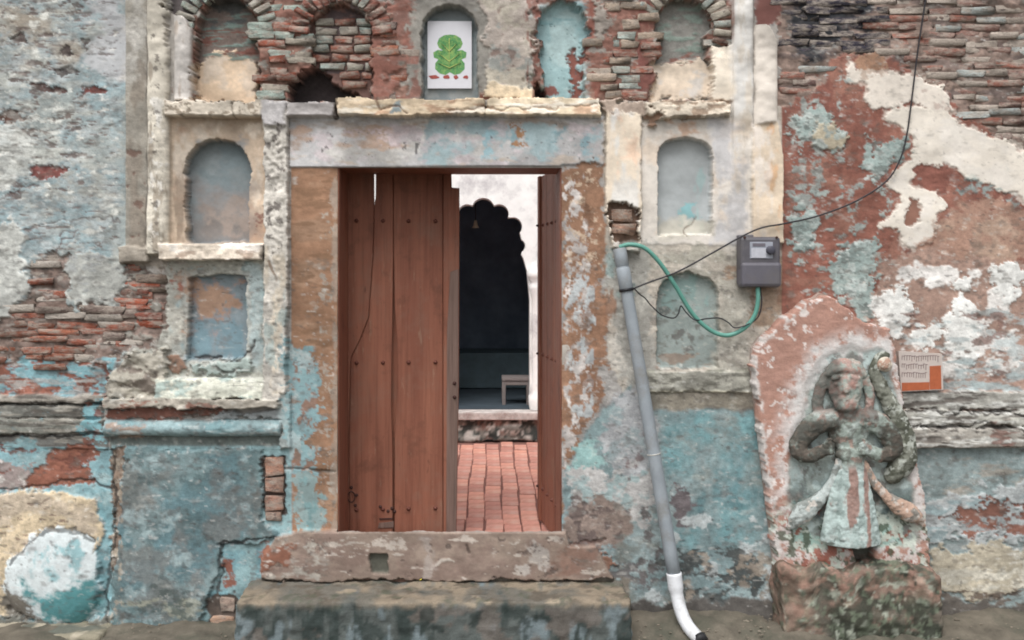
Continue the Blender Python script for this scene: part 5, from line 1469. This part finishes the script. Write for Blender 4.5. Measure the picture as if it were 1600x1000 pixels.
low = sstep(760, 830, ys[:, None] + 0 * xs[None, :])
sw((150, 176, 168), low * fm * sstep(-.2, .5, sn(26, 716)))
sw((140, 84, 70), low * sstep(.6, .9, sn(22, 717)) * .9)
sw((74, 82, 66), low * sstep(.7, 1.0, sn(12, 718)) * .85)
sw((186, 194, 184), low * sstep(.8, 1.05, sn(14, 719)) * .85)
sw((64, 64, 56), hm * .9)  # mossy hollow, its inner shade painted in as a dark tone
GX, GYY = np.meshgrid(xs, ys)
bmv = np.stack([((GX - VX) * S * (D + Yg) / D) if False else X(GX, YS), Yg, Z(GYY, YS)], -1) - np.array(so)
nx_ = len(xs)
fac = []
ok = inside[:-1, :-1] & inside[1:, :-1] & inside[1:, 1:] & inside[:-1, 1:]
any_ = inside[:-1, :-1] | inside[1:, :-1] | inside[1:, 1:] | inside[:-1, 1:]
idx = (np.arange(len(ys) - 1)[:, None] * nx_ + np.arange(nx_ - 1)[None, :])[any_]
fac = np.stack([idx, idx + nx_, idx + nx_ + 1, idx + 1], 1)
u, inv = np.unique(fac, return_inverse=True)
me = bpy.data.meshes.new('slab_body')
me.from_pydata(bmv.reshape(-1, 3)[u].tolist(), [], inv.reshape(-1, 4).tolist())
set_col(me, cs.reshape(-1, 3)[u]); me.update()
link('slab_body', me, M_stone, slab, True)
# solid back of the slab
bm = prism([(P(x, y, YS).x - so.x, P(x, y, YS).z - so.z) for x, y in [(770 + (a - 770), b) for a, b in OUT]], [], YS + 0.062 - so.y, 0.02 - so.y)
bm_obj('slab_back', bm, plain('slab_stone', (158, 138, 128), .9, .15, 14, .004, dirt=(190, 184, 180)), slab)

# carved figure: tapered limbs merged into one continuous body
def blobs(specs, name, voxel, sm=4, flat_=0.68):
    bm = bmesh.new()
    for kind, *a in specs:
        if kind == 'e':                                    # ellipsoid px,py,Y, rx,rz (px), ry (m), rotation deg
            px, py, Yc, rx, rz, ry, *rt = a
            r = bmesh.ops.create_icosphere(bm, subdivisions=3, radius=1)
            rm_ = Matrix.Rotation(math.radians(rt[0]) if rt else 0, 3, 'Y')
            c = P(px, py, Yc) - so
            for v in r['verts']: v.co = rm_ @ Vector((v.co.x * rx * S, v.co.y * ry, v.co.z * rz * S)) + c
        else:                                              # limb along points (px,py,Y,r px)
            pts = a[0]
            path = smooth_path([P(p[0], p[1], p[2]) - so for p in pts], 5)
            rad = np.interp(np.linspace(0, len(pts) - 1, len(path)), range(len(pts)), [p[3] * S for p in pts])
            bm_tube(bm, path, list(rad), 12)
            for e_, rr_ in (((path[0], rad[0]), (path[-1], rad[-1])) if kind == 'l' else ()):
                q = bmesh.ops.create_icosphere(bm, subdivisions=2, radius=rr_)
                for v in q['verts']: v.co += e_
    for v in bm.verts: v.co.y = (Y0 - so.y) + (v.co.y - (Y0 - so.y)) * flat_
    me = bpy.data.meshes.new(name + '_raw'); bm.to_mesh(me); bm.free()
    o = bpy.data.objects.new(name, me); col.objects.link(o)
    md = o.modifiers.new('r', 'REMESH'); md.mode = 'VOXEL'; md.voxel_size = voxel
    m2 = o.modifiers.new('s', 'SMOOTH'); m2.iterations = sm; m2.factor = 0.5
    dg = bpy.context.evaluated_depsgraph_get(); ev = o.evaluated_get(dg)
    m = bpy.data.meshes.new_from_object(ev); m.name = name
    bpy.data.objects.remove(o); 
    n = len(m.vertices); p = np.empty(n * 3, np.float32); m.vertices.foreach_get('co', p); p = p.reshape(-1, 3).astype(np.float64)
    nr = np.empty(n * 3, np.float32); m.vertices.foreach_get('normal', nr); nr = nr.reshape(-1, 3)
    p += nr * (0.0018 * noise3(p, .045, 77, 3) + 0.0008 * noise3(p, .012, 78, 2))[:, None]
    m.vertices.foreach_set('co', p.astype(np.float32).ravel()); m.update()
    return m, p
Y0 = YS + 0.012
body = [('e', 1326, 668, Y0 - .02, 33, 40, .060), ('e', 1329, 704, Y0 - .02, 23, 28, .052),                   # chest, waist
        ('r', [(1330, 700, Y0 - .03, 22), (1330, 740, Y0 - .03, 24), (1332, 790, Y0 - .03, 33), (1334, 850, Y0 - .03, 42)]),   # robe
        ('r', [(1316, 735, Y0 - .06, 8), (1306, 790, Y0 - .074, 11), (1297, 850, Y0 - .082, 13)]), ('r', [(1348, 735, Y0 - .06, 8), (1360, 790, Y0 - .072, 9), (1370, 850, Y0 - .078, 10)]),
        ('r', [(1328, 730, Y0 - .085, 4), (1326, 790, Y0 - .105, 6), (1322, 848, Y0 - .125, 8)]), ('r', [(1338, 730, Y0 - .083, 4), (1344, 790, Y0 - .104, 6), (1348, 848, Y0 - .122, 7)]),
        ('l', [(1312, 712, Y0 - .07, 6), (1330, 717, Y0 - .09, 6), (1348, 712, Y0 - .07, 6)]),                # girdle
        ('l', [(1325, 650, Y0 - .03, 16), (1324, 625, Y0 - .045, 17)]),                                   # neck
        ('e', 1323, 604, Y0 - .048, 26, 37, .060), ('e', 1322, 580, Y0 - .04, 31, 20, .055), ('l', [(1294, 586, Y0 - .05, 5), (1308, 580, Y0 - .085, 5), (1323, 578, Y0 - .093, 5), (1338, 580, Y0 - .085, 5), (1351, 586, Y0 - .05, 5)]),
        ('l', [(1326, 594, Y0 - .098, 4), (1326, 611, Y0 - .112, 6)]), ('e', 1312, 601, Y0 - .086, 7, 4, .014), ('e', 1338, 601, Y0 - .086, 7, 4, .014), ('l', [(1304, 593, Y0 - .09, 3), (1314, 590, Y0 - .103, 3)]), ('l', [(1334, 590, Y0 - .103, 3), (1346, 593, Y0 - .09, 3)]), ('e', 1325, 623, Y0 - .098, 12, 4, .012), ('e', 1325, 632, Y0 - .082, 19, 13, .03),   # face, brow, nose, mouth, chin
        ('l', [(1296, 584, Y0 - .03, 8), (1284, 606, Y0 - .03, 9), (1279, 632, Y0 - .03, 9), (1284, 656, Y0 - .03, 7)]), ('l', [(1352, 590, Y0 - .03, 7), (1360, 616, Y0 - .03, 8), (1358, 646, Y0 - .03, 7)]),     # hair locks
        ('l', [(1302, 656, Y0 - .035, 17), (1278, 662, Y0 - .045, 18), (1256, 684, Y0 - .055, 16), (1248, 704, Y0 - .065, 13), (1266, 714, Y0 - .080, 11), (1290, 706, Y0 - .090, 10)]),       # arms folded to the chest
        ('l', [(1350, 656, Y0 - .035, 17), (1374, 662, Y0 - .045, 18), (1394, 684, Y0 - .055, 17), (1398, 704, Y0 - .065, 14), (1382, 714, Y0 - .080, 11), (1364, 706, Y0 - .090, 10)])]
for sx, cx_ in ((1, 1290), (-1, 1364)):                                    # fists with curled fingers
    body.append(('e', cx_ + 6 * sx, 703, Y0 - .098, 11, 11, .026))
    for k in range(4): body.append(('l', [(cx_ + 2 * sx, 695 + k * 5.2, Y0 - .112, 3.0), (cx_ + 10 * sx, 695 + k * 5.2, Y0 - .122, 3.0), (cx_ + 16 * sx, 696 + k * 5, Y0 - .112, 2.8)]))
    body.append(('l', [(cx_ + 2 * sx, 697, Y0 - .112, 3.4), (cx_ + 8 * sx, 690, Y0 - .118, 3.2), (cx_ + 13 * sx, 688, Y0 - .114, 2.8)]))
m, p = blobs(body, 'figure', 0.005, 5)
px_ = (p[:, 0] + so.x) / S + VX; py_ = VY - (p[:, 2] + so.z - CZ) / S       # wall coordinates of the carving
c = np.tile(lin((140, 150, 143)), (len(p), 1))
N1, N2, N3 = noise3(p, .05, 81, 5), noise3(p, .02, 82, 4), noise3(p * np.array([1, 1, .3]), .03, 83, 4)
robe = sstep(712, 726, py_); armz = sstep(24, 34, np.abs(px_ - 1327)) * sstep(640, 655, py_) * (1 - robe)
head = (1 - sstep(628, 645, py_))
wash(c, (172, 182, 178), sstep(-.1, 1.0, N1) * .75); wash(c, (160, 120, 108), sstep(.7, 1.2, noise3(p, .035, 84, 4)) * .6)
wash(c, (66, 63, 57), armz * sstep(-2.2, -.4, N1) * .92); wash(c, (86, 84, 78), (1 - robe) * (1 - head) * sstep(.2, .9, N2) * .6); wash(c, (96, 86, 78), armz * sstep(.4, 1.2, N2) * .5)
wash(c, (176, 192, 190), robe * .75); wash(c, (112, 126, 122), robe * sstep(.3, 1.3, N1) * .6)
strip = np.maximum(np.exp(-((px_ - 1314) / 9) ** 2) * (1 - sstep(790, 820, py_)), np.exp(-((px_ - 1336) / 5) ** 2))
wash(c, (140, 100, 88), robe * sstep(.4, .7, strip + .2 * N3) * .8)
wash(c, (160, 122, 112), head * sstep(-.8, .6, N1) * .75); wash(c, (176, 172, 164), head * sstep(.5, 1.2, N2) * .6)
wash(c, (80, 76, 72), head * sstep(22, 32, np.abs(px_ - 1324)) * .75); wash(c, (84, 76, 72), sstep(628, 636, py_) * (1 - sstep(646, 656, py_)) * (np.abs(px_ - 1325) < 30) * .7)
set_col(m, c); link('figure', m, M_stone, slab, True)
# raised arm / tail curling up to a knob, sash ends
m, p = blobs([('l', [(1396, 742, Y0 - .02, 15), (1414, 716, Y0 - .03, 20), (1412, 680, Y0 - .035, 17), (1396, 640, Y0 - .035, 14), (1378, 606, Y0 - .03, 11), (1368, 580, Y0 - .03, 9), (1374, 560, Y0 - .03, 8), (1384, 556, Y0 - .03, 7)])], 'curling_tail', 0.005, 2)
c = np.tile(lin((120, 122, 112)), (len(p), 1)); wash(c, (82, 84, 74), sstep(-.6, .5, noise3(p, .05, 91, 5))); wash(c, (172, 176, 168), sstep(.7, 1.0, noise3(p, .03, 92, 4)) * .8)
set_col(m, c); link('curling_tail', m, M_stone, slab, True)
m, p = blobs([('e', 1384, 570, Y0 - .05, 12, 12, .038)], 'knob', 0.005, 2)
c = np.tile(lin((160, 132, 116)), (len(p), 1)); wash(c, (196, 186, 172), sstep(.1, .5, noise3(p, .02, 93, 4))); set_col(m, c); link('knob', m, M_stone, slab, True)
for k, pts in enumerate(([(1314, 716, Y0 - .07, 5), (1308, 742, Y0 - .06, 7), (1294, 768, Y0 - .05, 8), (1274, 788, Y0 - .05, 12), (1256, 802, Y0 - .045, 16), (1243, 814, Y0 - .04, 11), (1234, 826, Y0 - .03, 3)], [(1352, 722, Y0 - .06, 5), (1366, 752, Y0 - .055, 7), (1386, 776, Y0 - .05, 8), (1404, 790, Y0 - .05, 13), (1422, 802, Y0 - .045, 16), (1438, 812, Y0 - .04, 8), (1444, 822, Y0 - .03, 3)])):
    m, p = blobs([('l', pts)], 'sash', 0.005, 2)
    c = np.tile(lin((172, 180, 178) if k == 0 else (176, 150, 134)), (len(p), 1)); wash(c, (116, 120, 116), sstep(.2, .7, noise3(p, .04, 95 + k, 5)) * .8); wash(c, (196, 188, 180), sstep(.6, .9, noise3(p, .03, 97 + k, 4)) * .8)
    set_col(m, c); link('sash', m, M_stone, slab, True)
# rough mossy foot of the slab
def base_col(p, p2):
    c = np.tile(lin((116, 108, 98)), (len(p), 1)); w = p + np.array(so)
    wx = w[:, 0]; topw = sstep(Z(930), Z(905), w[:, 2])
    wash(c, (140, 114, 102), sstep(-.1, .8, noise3(p, .08, 51, 6)) * .7)
    wash(c, (50, 56, 48), sstep(X(1235), X(1290), wx) * sstep(-1.6, 0.0, noise3(p, .07, 52, 6) - topw) * .9)
    wash(c, (168, 174, 160), sstep(.8, 1.3, noise3(p, .035, 53, 5)) * .8); wash(c, (112, 122, 104), sstep(.5, 1.1, noise3(p, .03, 54, 5)) * .7)
    wash(c, (164, 130, 116), topw * sstep(0, .8, noise3(p, .05, 57, 5)) * .7); wash(c, (200, 192, 184), sstep(X(1290), X(1250), wx) * sstep(Z(955), Z(985), w[:, 2]) * sstep(.2, .6, noise3(p, .03, 58, 5)) * .8)
    lft = sstep(X(1262) , X(1240), w[:, 0]); wash(c, (150, 120, 106), lft * .5 * (1 - sstep(.6, 1, noise3(p, .04, 59, 4))))
    wash(c, (58, 62, 52), sstep(-.4, .9, noise3(p, .05, 60, 6)) * .55)
    return c * 0.88
b_ = [X(1222, -.2) - so.x, X(1474, -.2) - so.x, -0.225 - so.y, 0.0 - so.y, -0.05 - so.z, Z(892, -.2) - so.z]
def bwarp(p):
    t = sstep(0.08, 0.22, p[:, 2] + so.z)
    p = p.copy(); p[:, 2] += 0.010 * noise3(p * np.array([1, .4, .01]), .10, 56, 3) * t; p[:, 1] += 0.035 * t; return p
grid_box('foot_block', *b_, 0.011, 0.03, 0.006, base_col, M_stone, slab, 55, bwarp)
# ------------------------------------------------------------------ small things
fl = tag(empty('marigold_petals', tuple(P(657, 907, -0.03))), 'tiny yellow marigold petals lying on the stone step', 'flower')
M_yel = plain('marigold', (226, 206, 70), 0.7, 0.1, 100)
rr = random.Random(4)
for k in range(6):
    bm = bmesh.new()
    pts = [(0.0, 0), (.006, .003), (.013, .002), (.016, 0), (.013, -.003), (.006, -.003)]
    bm = prism(pts, [], 0, 0.0015, plane='XY')
    o = bm_obj('petal', bm, M_yel, fl); o.location = (rr.uniform(-.008, .008), rr.uniform(-.008, .008), .004 + .002 * k); o.rotation_euler = (rr.uniform(-.6, .6), rr.uniform(-.6, .6), rr.uniform(0, 6))
def pebble(px, py, Y, r, c, label, seed):
    bm = bmesh.new(); q = bmesh.ops.create_icosphere(bm, subdivisions=2, radius=1); r_ = random.Random(seed)
    for v in q['verts']: v.co = Vector((v.co.x * r * 1.4, v.co.y * r, v.co.z * r * .7)) * r_.uniform(.86, 1.1)
    o = bm_obj('loose_stone', bm, plain('pebble_%d' % seed, c, .9, .12, 40, .002), None, True); o.location = P(px, py, Y); tag(o, label, 'stone', 'loose stones at the foot of the wall')
pebble(1535, 997, -.22, .024, (186, 182, 176), 'pale loose stone on the ground at the lower right', 1)
pebble(1500, 990, -.16, .018, (86, 82, 78), 'dark loose stone beside the pale one at lower right', 2)

rr = random.Random(12); bm = bmesh.new()
for k in range(260):
    px = rr.choice((rr.uniform(985, 1225), rr.uniform(1470, 1640), rr.uniform(200, 370), rr.uniform(985, 1225)))
    Yq = rr.uniform(-0.34, -0.02); sz = rr.uniform(.002, .007)
    q = bmesh.ops.create_icosphere(bm, subdivisions=1, radius=1); xw = X(px, Yq); zg = 0.05 * float(sstep(-0.35, -0.02, np.array(Yq))) * (xw > 0.6) - 0.008
    for v in q['verts']: v.co = Vector((v.co.x * sz * 1.5 * rr.uniform(.8, 1.2) + xw, v.co.y * sz * rr.uniform(.8, 1.2) + Yq, v.co.z * sz * .6 + zg))
gv = bm_obj('gravel', bm, plain('grit', (120, 112, 100), .95, .3, 40), None)
tag(gv, 'fine grit and crumbs of plaster along the foot of the wall', 'gravel', kind='stuff')
